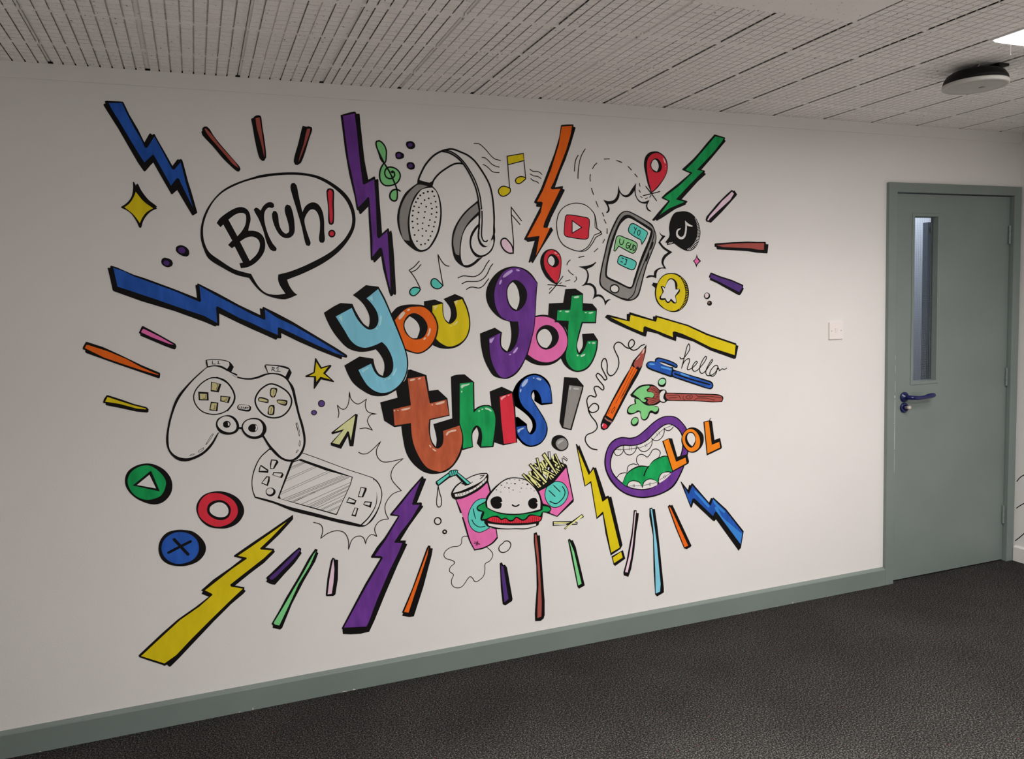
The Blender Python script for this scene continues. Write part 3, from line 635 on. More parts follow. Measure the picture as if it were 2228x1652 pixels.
F 0 black 18965,22786 19002,22814 19269,22849 19512,22864 19553,22852 19550,22763 19631,22757 19649,22715 19392,21991 19132,21355 18877,20849 18611,20198 18970,20264 19001,20226 18967,20149 19063,20115 19062,20065 18693,19417 18415,18936 18185,18417 18380,18519 18427,18497 18431,18463 18485,18404 17873,17566 17512,17025 17464,17004 17420,17091 17370,17026 17300,17048 17611,17945 17278,17890 17233,17954 17152,17976 17129,18019 17913,19360 17740,19368 17718,19410 17739,19486 17646,19527 17635,19570 17946,20091 18251,20764 18634,21636 18868,22289
S fill|
F 1 orange 19000,22745 19486,22803 19403,22422 19193,21810 18859,21064 18577,20452 18413,20167 18448,20114 18520,20110 18870,20147 18452,19413 18099,18759 18025,18542 18043,18494 18331,18490 17977,17848 17652,17328 17842,18151 17747,18140 17272,18084 17918,19123 18025,19534 17979,19587 17765,19583 18039,20029 18446,20921 18835,21966
M music_notes|pink semiquaver below the yellow notes|0
l 0 black 40 17035,18777 16799,19069 16587,19331! 16589,19023 16615,18385 16648,17958 16634,17508
l 1 black 40 16960,18623 16769,18834 16600,19013
S note_head|
f 1 pink_pale 16620,17433! 16423,17445 16219,17573 16110,17765 16117,17956 16258,18042 16416,17936 16570,17680
c 2 black 59 16620,17433! 16423,17434 16219,17562 16092,17765 16098,17956 16258,18048 16416,17936 16582,17701
M play_button_badge|round speech bubble holding a red video play button|0
c 0 black 40 20581,18481! 20481,19056 20299,19296 20005,19490 19611,19552 19216,19475 18920,19296 18743,19054 18657,18705 18674,18291 18764,18008 18952,17767 19339,17580 19708,17502 20032,17546 20314,17813 20509,18102! 20803,18248! 20778,18293! 20754,18348!
l 1 black 38 20468,19056 20488,18813 20481,18524 20580,18458 20775,18353! 20728,18304 20436,18202! 20318,17990 20137,17724 19908,17568 19659,17513
S bubble|
f 2 wall 19610,19537 20004,19468 20274,19296 20455,19034 20469,18524 20555,18458 20729,18353! 20424,18209! 20293,17990 20112,17735 19884,17580 19684,17524 19340,17602 18977,17778 18788,18008 18699,18291 18673,18705 18768,19054 18944,19296 19241,19465
S play_button|
f 3 red_dark 19132,19048 19499,19031 19843,18981 20140,18930 20208,18854 20208,18633 20178,18411 20140,18079 20044,18023 19721,18033 19352,18086 19084,18136 18996,18227 19008,18512 19040,18796 19082,18993
c 4 black 39 19132,19048 19499,19031 19843,18981 20140,18930 20208,18854 20208,18633 20178,18411 20140,18079 20044,18023 19721,18033 19352,18086 19084,18136 18996,18227 19008,18512 19040,18796 19082,18993
F 5 wall 19385,18811 19832,18519 19372,18278
C 6 black 39 19385,18811 19832,18519 19372,18278
M sound_waves|pair of curved strokes right of the orange bolt's top|0
l 0 black 39 20086,21857 19918,21612 19809,21337 19750,21040 19718,20767 19714,20604
l 1 black 39 19743,21578 19631,21398 19575,21170 19548,20909
M dashed_trail|dashed trail of short strokes looping from the upper map pin to the lower one|0
S trail_dash|
l 0 black 38 20991,21468 21254,21487
S trail_dash|
l 0 black 38 21605,21432 21857,21363
S trail_dash|
l 0 black 39 22172,21193 22339,21048
S trail_dash|
l 0 black 39 22506,20879 22626,20754
S trail_dash|
l 0 black 37 22727,20484 22755,20353
S trail_dash|
l 0 black 37 22705,20188 22769,20086
S trail_dash|
l 0 black 38 20629,21281 20515,21181 20420,21041
S trail_dash|
l 0 black 37 20311,20791 20287,20648 20299,20507
S trail_dash|
l 0 black 38 20349,20205 20439,19939
S trail_dash|
l 0 black 38 20555,19647 20651,19419
S trail_dash|
l 0 black 38 20853,19164 20924,19019
S trail_dash|
l 0 black 38 20939,18868 21023,18719
S trail_dash|
l 0 black 38 21070,18487 21071,18266
S trail_dash|
l 0 black 35 22766,19908 22855,19867
S trail_dash|
l 0 black 35 23016,19814 23127,19854
S trail_dash|
l 0 black 35 23310,19967 23240,19876
S trail_dash|
l 1 black 36 21075,18437 21059,18276
S trail_dash|
l 0 black 36 20944,18018 20848,17857
S trail_dash|
l 0 black 36 20599,17621 20415,17478
S trail_dash|
l 0 black 38 19665,17239 19922,17291
S trail_dash|
l 0 black 37 19255,17131 19139,17030 19089,16924
S trail_dash|
l 0 black 35 19149,16695 19245,16584 19390,16486
S trail_dash|
l 0 black 33 19507,16410 19542,16303 19425,16187
S trail_dash|
l 0 black 33 18995,16222 19221,16276
S trail_dash|
l 0 black 33 18727,16120 18817,16165
S trail_dash|
l 0 black 33 18231,15896 18331,15966
M map_pin|red map pin marking an X above the phone|0
f 0 black 23331,20057! 23159,20453 23031,20966 22976,21268 23014,21550 23126,21742 23320,21866 23596,21906 23734,21888 23982,21752 24146,21546 24198,21264 24137,20955 23908,20592 23625,20277
l 1 black 44 23053,20352 23345,20034 23594,19736
l 2 black 44 22917,19946 23345,20046 23650,20112 23762,20150
S pin_face|
f 3 red_dark 23346,20116! 23190,20642 23121,21109 23149,21485 23318,21726 23568,21830 23761,21814 23981,21682 24117,21474 24156,21239 24110,20977 23853,20591 23570,20299
f 4 black 23297,21280 23369,21482 23564,21600 23756,21532 23886,21301 23832,21063 23609,20973 23417,21049
f 5 wall 23343,21281 23424,21484 23563,21543 23699,21388 23718,21200 23623,21021! 23418,21120
f 4 red_pale 23967,21646 24049,21543 24102,21391 24046,21401 23979,21540
f 4 red_pale 24089,21256 24084,21232 24074,21222 24065,21232 24061,21255 24065,21279 24075,21289 24085,21279
f 4 red_pale 24093,21142 24088,21134 24079,21130 24069,21133 24065,21142 24069,21150 24079,21154 24089,21151
M map_pin|red map pin marking an X under the orange bolt's tip|0
f 0 black 18574,16084! 18344,16194 18095,16408 17919,16703 17841,16997 17878,17247 18033,17477 18221,17581 18452,17589 18636,17517 18795,17327 18839,17074 18815,16779 18747,16420
l 1 black 41 18167,16091 18550,16059 18784,16038 19018,16007
l 2 black 41 18888,16435 18574,16074 18227,15721
S pin_face|
f 3 red 18553,16148! 18259,16469 18060,16786 18011,17080 18064,17351 18219,17518 18405,17555 18612,17475 18770,17285 18810,17032 18766,16695 18649,16252
f 4 black 18174,17141 18236,17309 18377,17392 18584,17307 18718,17096 18666,16907 18478,16820 18294,16889 18182,17016
f 5 wall 18203,17120 18258,17246 18340,17312 18466,17224 18513,17076 18493,16971 18398,16877! 18250,16973
f 5 red_pale 18484,17455 18565,17459 18633,17402 18575,17387
f 5 red_pale 18706,17324 18699,17310 18682,17305 18666,17310 18659,17324 18666,17337 18683,17343 18699,17337
M explosion_outline|black spiked blast line over the top and right of the phone|0
f 0 black 20918,19719! 21176,19671 21442,19735 21606,19947 21682,20366! 21718,20182! 21822,20022 21981,19944 22171,20006 22337,20221 22564,20488! 22532,20249! 22536,20015 22654,19783 22871,19670 23230,19760! 23130,19581! 23114,19462 23168,19369 23318,19264! 23276,19247! 23112,19320 23046,19508 23075,19603! 22897,19600 22680,19690 22521,19921 22466,20154! 22332,19987 22087,19853 21873,19906 21729,20054! 21698,19856 21574,19668 21385,19559 21146,19532! 21221,19313 21165,19196 21085,19153 21027,19182! 21113,19242 21130,19381 21067,19519
f 0 black 23713,18386! 23810,18245 24041,18176! 23755,17906! 23951,17693 24381,17451! 24043,17224 23913,16969 24052,16705! 23769,16714 23569,16574 23524,16284! 23301,16350 23038,16297! 22979,16331! 23138,16423 23401,16419! 23437,16604 23671,16743 23920,16769! 23807,16998 23911,17282 24163,17452! 23883,17623 23656,17877! 23757,18019 23858,18147! 23761,18245
M explosion_outline|black spiked blast line under the lower left of the phone|0
f 0 black 19644,16845! 19943,16864 20281,16936 20489,17046! 20501,17010! 20328,16850 20031,16729! 20105,16595 20137,16423 20045,16124! 20238,16110 20428,15967 20492,15793 20488,15620! 20663,15617 20808,15527 20926,15329! 21076,15401 21211,15387! 21099,15346 20999,15262 20902,15123! 20853,15330 20758,15463 20588,15532 20442,15502 20282,15409! 20358,15558 20387,15774 20283,15970 20067,16038 19766,16000! 19949,16147 20052,16403 20033,16617 19939,16725
M smartphone|grey smartphone showing chat messages|0
f 0 black 21964,19259 22123,19267 22409,19169 22921,18926 23340,18692 23468,18469 23562,18188 23524,17877 23319,17425 23081,16918 22875,16355 22668,15680 22534,15457 22272,15322 21950,15315 21632,15421 21098,15684 20727,15941 20638,16164 20712,16661 20882,17294 21152,18176 21545,18923 21772,19174
S case|
f 1 grey_phone 21931,19204 22122,19220 22408,19114 22920,18870 23306,18622 23403,18496 23513,18215 23474,17877 23254,17425 23016,16919 22810,16356 22603,15710 22470,15501 22273,15378 22016,15398 21633,15491 21131,15739 20775,15982 20701,16191 20774,16660 20945,17294 21214,18148 21608,18896 21770,19105
l 2 black 48 23451,18469 23396,18102 23123,17426 22784,16723 22513,16078 22375,15658 22210,15464 22080,15397
S screen|
f 3 black 21992,19080 22215,19083 22661,18853 23240,18551 23369,18426 23331,18158 23127,17707 22688,16809 22349,15969 22217,15844 22089,15847 21518,16095 20987,16339 20928,16520 21001,17017 21274,17983 21636,18731 21831,18981
f 4 wall 21956,18872 22149,18952 22403,18864 22851,18632 23270,18383! 23132,17989 22761,17258 22354,16250 22235,15942 22090,15931 21583,16163 21051,16407 21023,16574 21130,17155 21400,17984 21697,18621
S message_bubble|blue message bubble reading YO.
f 5 teal 22272,18696 22401,18711 22688,18574 23074,18368 23111,18284! 22970,18016 22804,17806! 22742,18002! 22390,18168 22153,18334 22123,18431 22190,18598
c 6 black 43 22272,18696 22401,18711 22688,18574 23074,18368 23111,18284! 22970,18016 22804,17806! 22742,18002! 22390,18168 22153,18334 22123,18431 22190,18598
L 7 black 37 22423,18558 22485,18433 22558,18531
L 8 black 37 22485,18433 22408,18266
c 8 black 37 22721,18310 22702,18253 22671,18213 22636,18201 22607,18220 22592,18265 22594,18325 22613,18382 22644,18422 22678,18434 22708,18414 22723,18369
f 9 black 22755,18156 22750,18146 22738,18142 22727,18146 22722,18155 22727,18165 22739,18170 22750,18165
f 7 black 22864,18100 22859,18090 22848,18086 22836,18090 22832,18100 22836,18110 22848,18114 22859,18110
S message_bubble|green message bubble reading U GUD
f 9 green_soft 21593,18164 22004,18069 22418,17931 22561,17819 22542,17651 22441,17456 22344,17400 22057,17512 21631,17721! 21437,17500 21384,17527! 21460,17873
c 10 black 43 21593,18164 22004,18069 22418,17931 22561,17819 22542,17651 22441,17456 22344,17400 22057,17512 21631,17721! 21437,17500 21384,17527! 21460,17873
l 11 black 41 21701,18040 21667,17901 21712,17796 21807,17791 21866,17874 21891,17985
l 11 black 41 22160,17861 22080,17874 22004,17763 22012,17652 22091,17624 22164,17735 22078,17749!
l 12 black 41 22249,17833 22182,17679 22202,17568 22266,17568 22316,17665 22358,17797
l 13 black 41 22399,17763 22352,17517 22477,17623 22472,17721 22399,17763
S message_bubble|blue message bubble with a bracket smiley
f 5 teal 21702,17324 21988,17234 22275,17148 22498,17007 22495,16895 22362,16685 22265,16672 21915,16802 21584,16958 21554,17027 21622,17249
c 11 black 43 21702,17324 21988,17234 22275,17148 22498,17007 22495,16895 22362,16685 22265,16672 21915,16802 21584,16958 21554,17027 21622,17249
L 12 black 41 21780,17207 21859,17170
L 12 black 41 21719,17046 21808,17017
L 13 black 41 21954,17150 22027,17122 21956,16913 21876,16936
S home_button|
f 5 wall 21596,15850 21566,15758 21488,15692 21383,15670 21279,15697 21204,15765 21178,15858 21208,15949 21285,16015 21390,16038 21494,16012 21570,15943
c 6 black 60 21594,15783 21530,15709 21427,15674 21314,15688 21220,15745 21171,15832 21180,15925 21244,15998 21346,16033 21459,16021 21553,15963 21603,15876
S side_button|
f 5 black 23344,17919! 23409,17905! 23374,17764 23273,17581! 23207,17553! 23242,17707
f 5 black 23123,17426! 23182,17440! 23153,17285 23034,17046! 22969,17018! 23021,17229
M lightning_bolt|green lightning bolt above the music note badge|0
F 0 black 26704,22795 26754,22793 27269,22690 27298,22650 27253,22580 27312,22554 27297,22497 26554,21739 25980,21180 26139,21151 26182,21121 26144,21035 26210,21018 26210,20977 25786,20650 24914,19827 25199,19756 25221,19721 25140,19647 25105,19586 24567,19384 23886,18991 23590,18845 23522,18904 23479,18856 23382,18847 23355,18890 23666,19215 24191,19731 23871,19848 23852,19884 24098,20091 24753,20537 25372,20998 24988,21129 24946,21164 25509,21614 25858,21940 26239,22340
S fill|
F 1 green_dark 26753,22713 27209,22646 27119,22501 26703,22047 25734,21166 26066,21117 25381,20530 24601,19816 25070,19718 24229,19402 23748,19109 24290,19738 23969,19886 24809,20443 25496,21026 25131,21146 25623,21571 26267,22221
M music_note_badge|round black badge with a white music note, under the green bolt|0
f 0 black 24020,17892! 24241,18191 24223,18560 24336,18957 24540,19215 24809,19276 25079,19294 25417,19200 25721,18917 25888,18458 25849,18055 25638,17679 25397,17521 25090,17521 24787,17651 24487,17836! 24101,17770! 24120,17864!
S note|
f 1 wall 25074,18881! 25208,18768 25496,18628! 25444,18599! 25206,18639 25166,18682! 25164,18482 25099,18195 24995,18066 24826,18028 24625,18150 24594,18335 24664,18478 24850,18536! 24832,18493! 24696,18393 24678,18279 24794,18151 24929,18151 25032,18281 25087,18624
S edge_stripes|
L 1 wall 23 25612,18967 25627,19013
L 2 wall 23 25646,18902 25667,18959
L 3 wall 23 25676,18836 25700,18888
L 4 wall 23 25692,18773 25727,18825
L 5 wall 25 25705,18710 25761,18760
L 6 wall 25 25718,18644 25787,18682
L 7 wall 25 25731,18584 25807,18613
L 8 wall 27 25744,18515 25827,18550
L 9 wall 27 25743,18449 25840,18481
L 10 wall 27 25743,18383 25846,18412
L 11 wall 27 25742,18319 25852,18337
L 1 wall 27 25731,18256 25851,18265
L 1 wall 30 25720,18192 25844,18193
L 1 wall 30 25705,18135 25829,18121
L 2 wall 30 25684,18077 25815,18054
L 3 wall 32 25660,18019 25786,17985
L 4 wall 32 25625,17962 25755,17916
L 5 wall 32 25586,17904 25716,17846
L 6 wall 32 25544,17846 25667,17777
L 7 wall 32 25496,17794 25611,17714
L 8 wall 32 25440,17737 25542,17650
L 9 wall 32 25382,17685 25473,17593
L 10 wall 30 25313,17645 25380,17558
L 11 wall 27 25245,17622 25302,17547
L 12 wall 25 25176,17599 25227,17550
L 1 wall 27 24186,17836 24236,17884
L 2 wall 27 24259,17836 24303,17890
L 3 wall 27 24326,17850 24387,17901
M sparkle|tiny pink four-pointed star under the music note badge|0
f 0 black 25686,17367! 25736,17216 25821,17129 25914,17042! 25802,16955 25715,16869 25669,16753! 25612,16884 25562,16972 25480,17050! 25598,17130 25650,17217
S fill|
f 1 pink_mid 25688,17222! 25735,17115 25831,17042! 25733,16956 25670,16884! 25613,16971 25545,17044! 25632,17116
M ghost_badge|round yellow badge with a white ghost right of the phone|0
f 0 black 23346,16099! 23577,16056! 23730,16287 23965,16455 24267,16514 24602,16476 24871,16329 25106,16095 25222,15803 25243,15542 25163,15224 24989,14967 24680,14772 24342,14739 24007,14849 23710,15030 23514,15263 23437,15579 23458,15850! 23262,16001! 23329,16023!
S face|
f 1 yellow 23576,16004! 23729,16230 23964,16412 24266,16466 24534,16434 24769,16301 24935,16068 25034,15778 25047,15517 24958,15200 24750,14930 24477,14793 24175,14816 23908,14938 23646,15174 23517,15435 23505,15721
S ghost|
f 2 black 23740,15916 23857,15942 23956,15869! 24059,16082 24162,16238 24330,16279 24531,16175 24629,15987 24610,15800! 24762,15768 24760,15667 24537,15455! 24569,15267 24550,15138 24448,15120 24265,15245! 24180,15161 24062,15164 23947,15310! 23780,15291 23665,15374 23717,15488 23836,15657 23788,15801
f 3 wall 23823,15900 23955,15812! 24059,16039 24195,16200 24329,16221 24462,16119 24504,15931 24525,15758! 24728,15760 24676,15698 24487,15471! 24535,15297 24516,15167 24416,15242 24267,15361! 24181,15233 24097,15221 23982,15381! 23749,15401 23784,15515 23903,15684 23855,15800
S edge_stripes|
L 2 yellow 23 24809,16286 24844,16329
L 3 yellow 23 24876,16219 24921,16271
L 4 yellow 23 24930,16155 24978,16206
L 5 yellow 23 24970,16091 25028,16130
L 6 yellow 23 25003,16027 25065,16055
L 2 yellow 23 25029,15957 25105,15979
L 2 yellow 23 25056,15887 25138,15903
L 2 yellow 23 25075,15812 25157,15822
L 1 yellow 23 25088,15736 25170,15740
L 1 yellow 23 25094,15661 25179,15656
L 1 yellow 23 25093,15585 25181,15572
L 1 yellow 23 25088,15516 25173,15491
L 1 yellow 23 25077,15444 25162,15413
L 2 yellow 23 25063,15371 25144,15338
L 3 yellow 23 25038,15305 25119,15266
L 4 yellow 23 25013,15239 25091,15197
L 5 yellow 23 24978,15176 25053,15128
L 6 yellow 23 24940,15113 25011,15062
L 7 yellow 23 24895,15056 24955,14997
L 8 yellow 23 24843,15000 24897,14940
L 9 yellow 23 24785,14943 24831,14884
L 10 yellow 23 24716,14887 24756,14834
M dash|pale pink dash right of the green bolt|0
F 0 black 27638,20317 27683,20299 27728,20263 27794,20297 27938,20120 27892,20045 27063,19278 26526,18829 26451,18785 26364,18828 26232,18838 26189,18923 26234,19070 26829,19667 27068,19867 27337,20094
S fill|
F 1 pink_pale 27653,20237 27757,20141 27545,19853 26915,19374 26439,19000 26335,18888 26276,18912 26411,19122 26827,19520 27097,19794 27427,20047
M dash|brown dash right of the music note badge|0
F 0 black 26661,17807 26702,17849 27657,17907 28524,17938 29051,17925 29541,17926 29577,17882 29569,17825 29727,17810 29708,17651 29661,17376 29049,17415 28557,17480 28000,17515 26801,17573 26767,17652 26774,17680 26673,17694
S fill|
F 1 brown_red 26752,17765 27656,17836 28559,17866 29470,17868 29458,17550 29192,17551 28698,17623 28070,17646 27141,17680
M dash|short purple dash right of the yellow ghost badge|0
F 0 black 26436,16505 26486,16504 26960,16337 27610,16157 28233,15918 28268,15874 28250,15782 28292,15730 28126,15474 28038,15424 27917,15464 27297,15763 26753,16028 26398,16161 26389,16223 26409,16251 26332,16303
S fill|
F 1 purple_dark 26452,16442 26959,16266 27609,16086 28163,15876 28233,15817 28029,15568 27641,15742 26957,16053 26400,16279
M dot|white-centred dot nearest the yellow ghost badge|0
f 0 black 26401,15431 26378,15353 26314,15298 26228,15279 26142,15302 26080,15360 26058,15438 26082,15515 26145,15571 26231,15590 26317,15567 26379,15509
S fill|
f 1 wall 26098,15460 26173,15557 26308,15526 26314,15427 26222,15344 26138,15360
f 2 pink_pale 26132,15445 26207,15537 26291,15484 26256,15386 26172,15374
M dot|tiny dark brown dot just below the white-centred one|0
f 0 black 26500,15091 26481,15032 26431,14989 26363,14975 26296,14993 26247,15038 26229,15098 26248,15157 26298,15199 26365,15213 26433,15196 26482,15151
S fill|
f 1 brown_grey 26398,15113 26378,15070 26330,15052 26283,15072 26263,15117 26283,15160 26331,15177 26379,15158
M lightning_bolt|long blue lightning bolt left of the word you|0
F 0 black 1276,16955 1306,16967 1356,16946 1370,17024 1393,17039 1566,16978 2097,16711 2451,16583 3409,16174 4142,15842 4129,16134 4114,16309 4176,16322 4191,16367 4229,16361 4867,15997 5586,15552 5956,15352 6331,15150 6321,15322 6315,15398 6335,15412 6401,15384 6424,15440 6454,15459 6919,15203 7494,14860 8469,14206 9067,13805 9470,13513 9500,13469 9490,13406 9454,13387 9299,13433 9278,13343 9233,13352 8445,13708 7655,14105 7046,14447 7047,14284 7025,14244 6898,14259 6876,14219 6836,14200 6484,14387 6013,14627 5548,14875 4876,15254 4858,14849 4837,14798 4753,14817 4714,14775 4345,14962 3361,15385 2279,15773 1405,16147 1382,16186 1329,16604
S fill|
F 1 blue 1452,16966 1794,16832 2117,16645 2447,16509 3405,16107 4136,15742 4235,15685 4278,15738 4249,16280 4786,15931 5581,15462 6043,15179 6447,14975 6486,14974 6503,15034 6497,15357 6910,15041 7488,14737 8267,14234 8862,13835 9405,13457 9056,13575 8255,13986 7471,14410 7085,14619 6959,14674 6927,14624 6918,14380 6495,14590 6025,14848 5559,15074 4840,15515 4788,15508 4771,15440 4784,14906 4358,15180 3616,15472 2650,15870 1942,16149 1546,16301
M dash|small pink dash under the long blue bolt|0
F 0 black 2242,14873 2284,14882 2483,14758 2932,14460 3314,14201 3343,14105 3302,14012 3264,13995 2985,14121 2224,14515 2172,14543 2176,14596 2131,14651
S fill|
F 1 pink 2290,14786 2809,14478 3262,14168 3090,14211 2562,14461 2204,14662 2238,14740
M dash|long orange dash at the mural's left edge|0
F 0 black 422,14396 479,14384 958,14185 1461,13898 2158,13477 2729,13177 2740,13122 2718,12996 2667,12978 2189,13194 1298,13588 407,14001 375,14041 379,14106 311,14136 309,14201
S fill|
F 1 orange_bright 426,14287 472,14285 1090,14034 1666,13729 2130,13411 2485,13217 2688,13117 2662,13100 2242,13258 1419,13609 957,13817 372,14180
M letter|light blue letter y with a black block shadow|0
f 0 black 8680,15169! 9090,15415 9338,15530! 9798,15484! 9915,15191 10185,14716 10384,14549! 10435,14708 10433,15001 10274,15384 10053,15651 9828,15824! 10356,16202! 10854,16135! 11059,15745 11275,15211 11492,14642 11763,13889 11909,13343 11922,12923 11796,12479 11567,12132 11378,11978! 10947,11797 10439,11831 10006,12081 9669,12397 9482,12760 9367,13088! 9979,13414! 10520,13299! 10579,12965 10716,12690 10876,12592! 10949,12885 10932,13183 10781,13487 10640,13665! 10341,13602 9958,13600 9557,13749 9281,14023 8985,14440 8779,14879
S face|
f 1 sky 9127,15012! 9761,15325! 9932,14929 10152,14630 10380,14461 10618,14496 10759,14668 10799,14901 10737,15167 10558,15464 10362,15688! 10835,16042! 11053,15599 11323,14914 11594,14193 11810,13558 11872,13195 11838,12747 11669,12366 11383,12083 11043,11925 10653,11951 10278,12212 10030,12611 9911,12883! 10422,13106! 10541,12789 10711,12587 10978,12512 11227,12691 11315,12985 11256,13375 11063,13770 10891,13949! 10618,13834 10229,13748 9911,13836 9659,14066 9445,14452
S highlight|
f 2 sky_pale 9235,14980! 9345,15063! 9381,14917 9360,14779! 9292,14862
S highlight|
f 2 sky_pale 10436,15701! 10593,15799! 10606,15565! 10563,15581
S highlight|
f 2 sky_pale 10863,15002 10931,14985 10923,14809 10860,14605 10805,14563 10846,14812
S highlight|
f 2 sky_pale 10027,12862! 10313,12985! 10325,12934 10159,12840 10096,12755!
S highlight|
f 2 sky_pale 11418,12905 11451,12843 11361,12654 11267,12563 11270,12644 11368,12803
S highlight|
f 2 sky_pale 10748,14486 10735,14461 10705,14452 10676,14463 10665,14489 10678,14513 10708,14522 10737,14511
S highlight|
f 2 sky_pale 11188,12500 11176,12472 11132,12446 11082,12435 11054,12447 11065,12474 11109,12501 11160,12512
S highlight|
f 2 sky_pale 11001,12430 10988,12414 10958,12408 10929,12417 10917,12435 10930,12451 10960,12456 10990,12447
M letter|orange letter o between the y and the u|-1
f 0 black 11330,15076! 11581,15306 11948,15394 12315,15396 12683,15336 12984,15103 13189,14735 13246,14431 13128,13982 12928,13688 12576,13447 12296,13409 11871,13540! 11594,14193
S face|
f 1 orange_vivid 11453,14792! 11691,15051 12004,15265 12312,15307 12650,15277 12921,15075 13126,14737 13183,14433 13066,14015 12867,13721 12547,13494 12267,13461 11844,13631! 11682,14130
f 2 black 11793,14602 11863,14808 12023,14982 12270,15049 12542,14921 12720,14720 12797,14477 12732,14239 12601,14064 12381,13988 12166,14006 11928,14180 11815,14393
f 3 wall 11837,14541 11891,14748 12066,14927! 12260,14795 12406,14611 12458,14370 12337,14044! 12137,14052 11946,14239
S highlight|
f 4 orange_pale 11831,15136 11889,15075 11712,14843 11635,14801 11598,14861 11690,15036
S highlight|
f 2 orange_pale 12091,15215 12086,15182 12050,15150 12002,15138 11972,15153 11976,15186 12013,15218 12060,15230
S highlight|
f 3 orange_pale 12864,14430 12919,14398 12871,14204 12788,14086 12759,14133 12826,14266
S highlight|
f 3 orange_pale 12701,14052 12705,14020 12676,13981 12634,13957 12601,13963 12598,13994 12626,14034 12669,14058
M letter|yellow letter u of the word you|-2
f 0 black 12681,15515! 13128,15574! 13483,15436! 13483,15028 13537,14784 13689,14628! 13788,14898 13774,15201 13625,15447 13504,15586! 14003,15780! 14348,15627! 14540,15150 14625,14627 14572,14230 14398,13899 14067,13637 13680,13548 13270,13597 12992,13715! 12690,14751
S face|
f 1 yellow 13031,15327! 13450,15397! 13450,14999 13535,14724 13719,14566 13913,14651 14048,14859 14028,15195 13943,15470! 14298,15568! 14476,15152 14571,14660 14524,14263 14351,13932 14037,13715 13652,13640 13310,13807 13128,13982! 13240,14431 13161,14827 13019,15042!
S highlight|
f 2 yellow_pale 13071,15317! 13275,15336! 13176,15218 13110,15129!
S highlight|
f 2 yellow_pale 13960,15485! 14121,15526! 14034,15331!
S highlight|
f 2 yellow_pale 14057,14676 14087,14630 13939,14504 13875,14500 13942,14589
S highlight|
f 2 yellow_pale 13823,14483 13810,14467 13778,14461 13747,14469 13735,14487 13748,14503 13780,14509 13811,14501
M letter|purple letter g of the word got|0
f 0 black 16633,16878 17074,16786 17411,16562 17694,16177! 17625,15606 17562,14874 17481,14237 17288,13604 17062,13005 16807,12570 16523,12297 16177,12164 15873,12201 15573,12320 15381,12584 15164,13068 15051,13638 15028,14124! 15691,14343! 16004,14133! 15960,13819 15984,13534 16214,13317! 16361,13644 16425,14054 16373,14562! 15989,14701 15662,14962 15439,15280 15345,15625 15378,15935 15539,16274 15850,16611 16226,16810
S face|
f 1 purple_mid 16632,16828 17038,16739 17375,16499 17659,16162! 17593,15670 17527,14875 17447,14271 17253,13606 17028,13039 16774,12636 16491,12363 16110,12209 15875,12271 15649,12569 15466,13116 15419,13905! 15935,14111! 15891,13791 15948,13472 16179,13272 16455,13386 16671,13726 16770,14168 16748,14566! 16391,14593 16024,14763 15801,15114 15714,15523 15744,15928 15908,16330 16188,16670
f 2 black 16263,15887 16373,16136 16581,16305 16819,16270 17085,16029 17196,15711 17116,15364 16884,15084 16642,15003 16442,15128 16283,15447
f 3 wall 16303,15855 16405,16104 16562,16227! 16710,16067 16819,15750 16826,15402 16695,15058! 16511,15158 16349,15414
S highlight|
f 2 lilac 16544,16744 16576,16681 16351,16512 16162,16414 16106,16437 16253,16607
S highlight|
f 2 lilac 16714,16743 16834,16757 16907,16693 16814,16669
S highlight|
f 2 lilac 16049,16344 16074,16281 16002,16142 15941,16127 15955,16236
S highlight|
f 2 lilac 15441,13857! 15661,13942! 15625,13865 15519,13712 15446,13715
S highlight|
f 2 lilac 16681,13487 16713,13438 16570,13253 16467,13220 16522,13335
S highlight|
f 2 lilac 16394,13200 16385,13176 16349,13157 16307,13154 16284,13169 16294,13193 16330,13212 16371,13215
M letter|pink letter o of the word got|-1
f 0 black 17549,14779! 17882,14817 18232,14758 18651,14519 18963,14151 19060,13724 18976,13270 18679,12893 18316,12683 17855,12636 17401,12731 17026,12943! 17298,13924
S face|
f 1 pink_face 17547,14715! 17810,14745 18160,14696 18474,14557! 18455,14493! 18614,14455! 18856,14187 19008,13824 19011,13497 18866,13177 18536,12900 18176,12772 17824,12790 17477,12920 17153,13145! 17364,13825
f 2 black 17551,13914 17671,14198 17939,14356 18220,14346 18499,14168 18626,13871 18555,13615 18372,13428 18086,13318 17840,13355 17635,13557
f 3 wall 17610,13880 17721,14100 17934,14205 18109,14150 18262,13950 18292,13755 18216,13564 18052,13393! 17842,13435 17672,13620
M letter|green letter t of the word got|0
f 0 black 18991,15883! 19476,15896! 19833,15672! 19823,15264! 20280,15220! 20495,14985! 20433,14361! 19783,14383! 19567,13736 19486,13411 19569,13095! 19759,13399 19746,13919! 20305,13930! 20520,13614! 20454,13169 20239,12682 19936,12367 19494,12259 19133,12378 18851,12622 18663,12959! 18941,13305 19042,13724 18964,14183 18596,14462! 18436,14477! 18458,14622! 18145,14793! 18194,15289! 18868,15304!
S face|
f 1 green_face 19288,15586! 19795,15624! 19786,14923! 20438,14904! 20383,14429! 19730,14450! 19533,13835 19448,13347 19568,13029 19809,13199 20002,13603! 20445,13594! 20400,13238 20203,12750 19901,12435 19495,12325 19207,12439 18997,12713 18934,13044 19055,13528 19060,14017 19116,14510! 18545,14554! 18592,14989! 19201,14988!
S highlight|
f 2 mint_pale 19377,15535 19504,15571 19648,15555 19538,15483 19394,15493
S highlight|
f 2 mint_pale 18782,14955 18771,14931 18734,14915 18693,14915 18671,14931 18682,14955 18719,14971 18760,14971
S highlight|
f 2 mint_pale 18930,14937 19145,14941 19144,14892 18982,14881
S highlight|
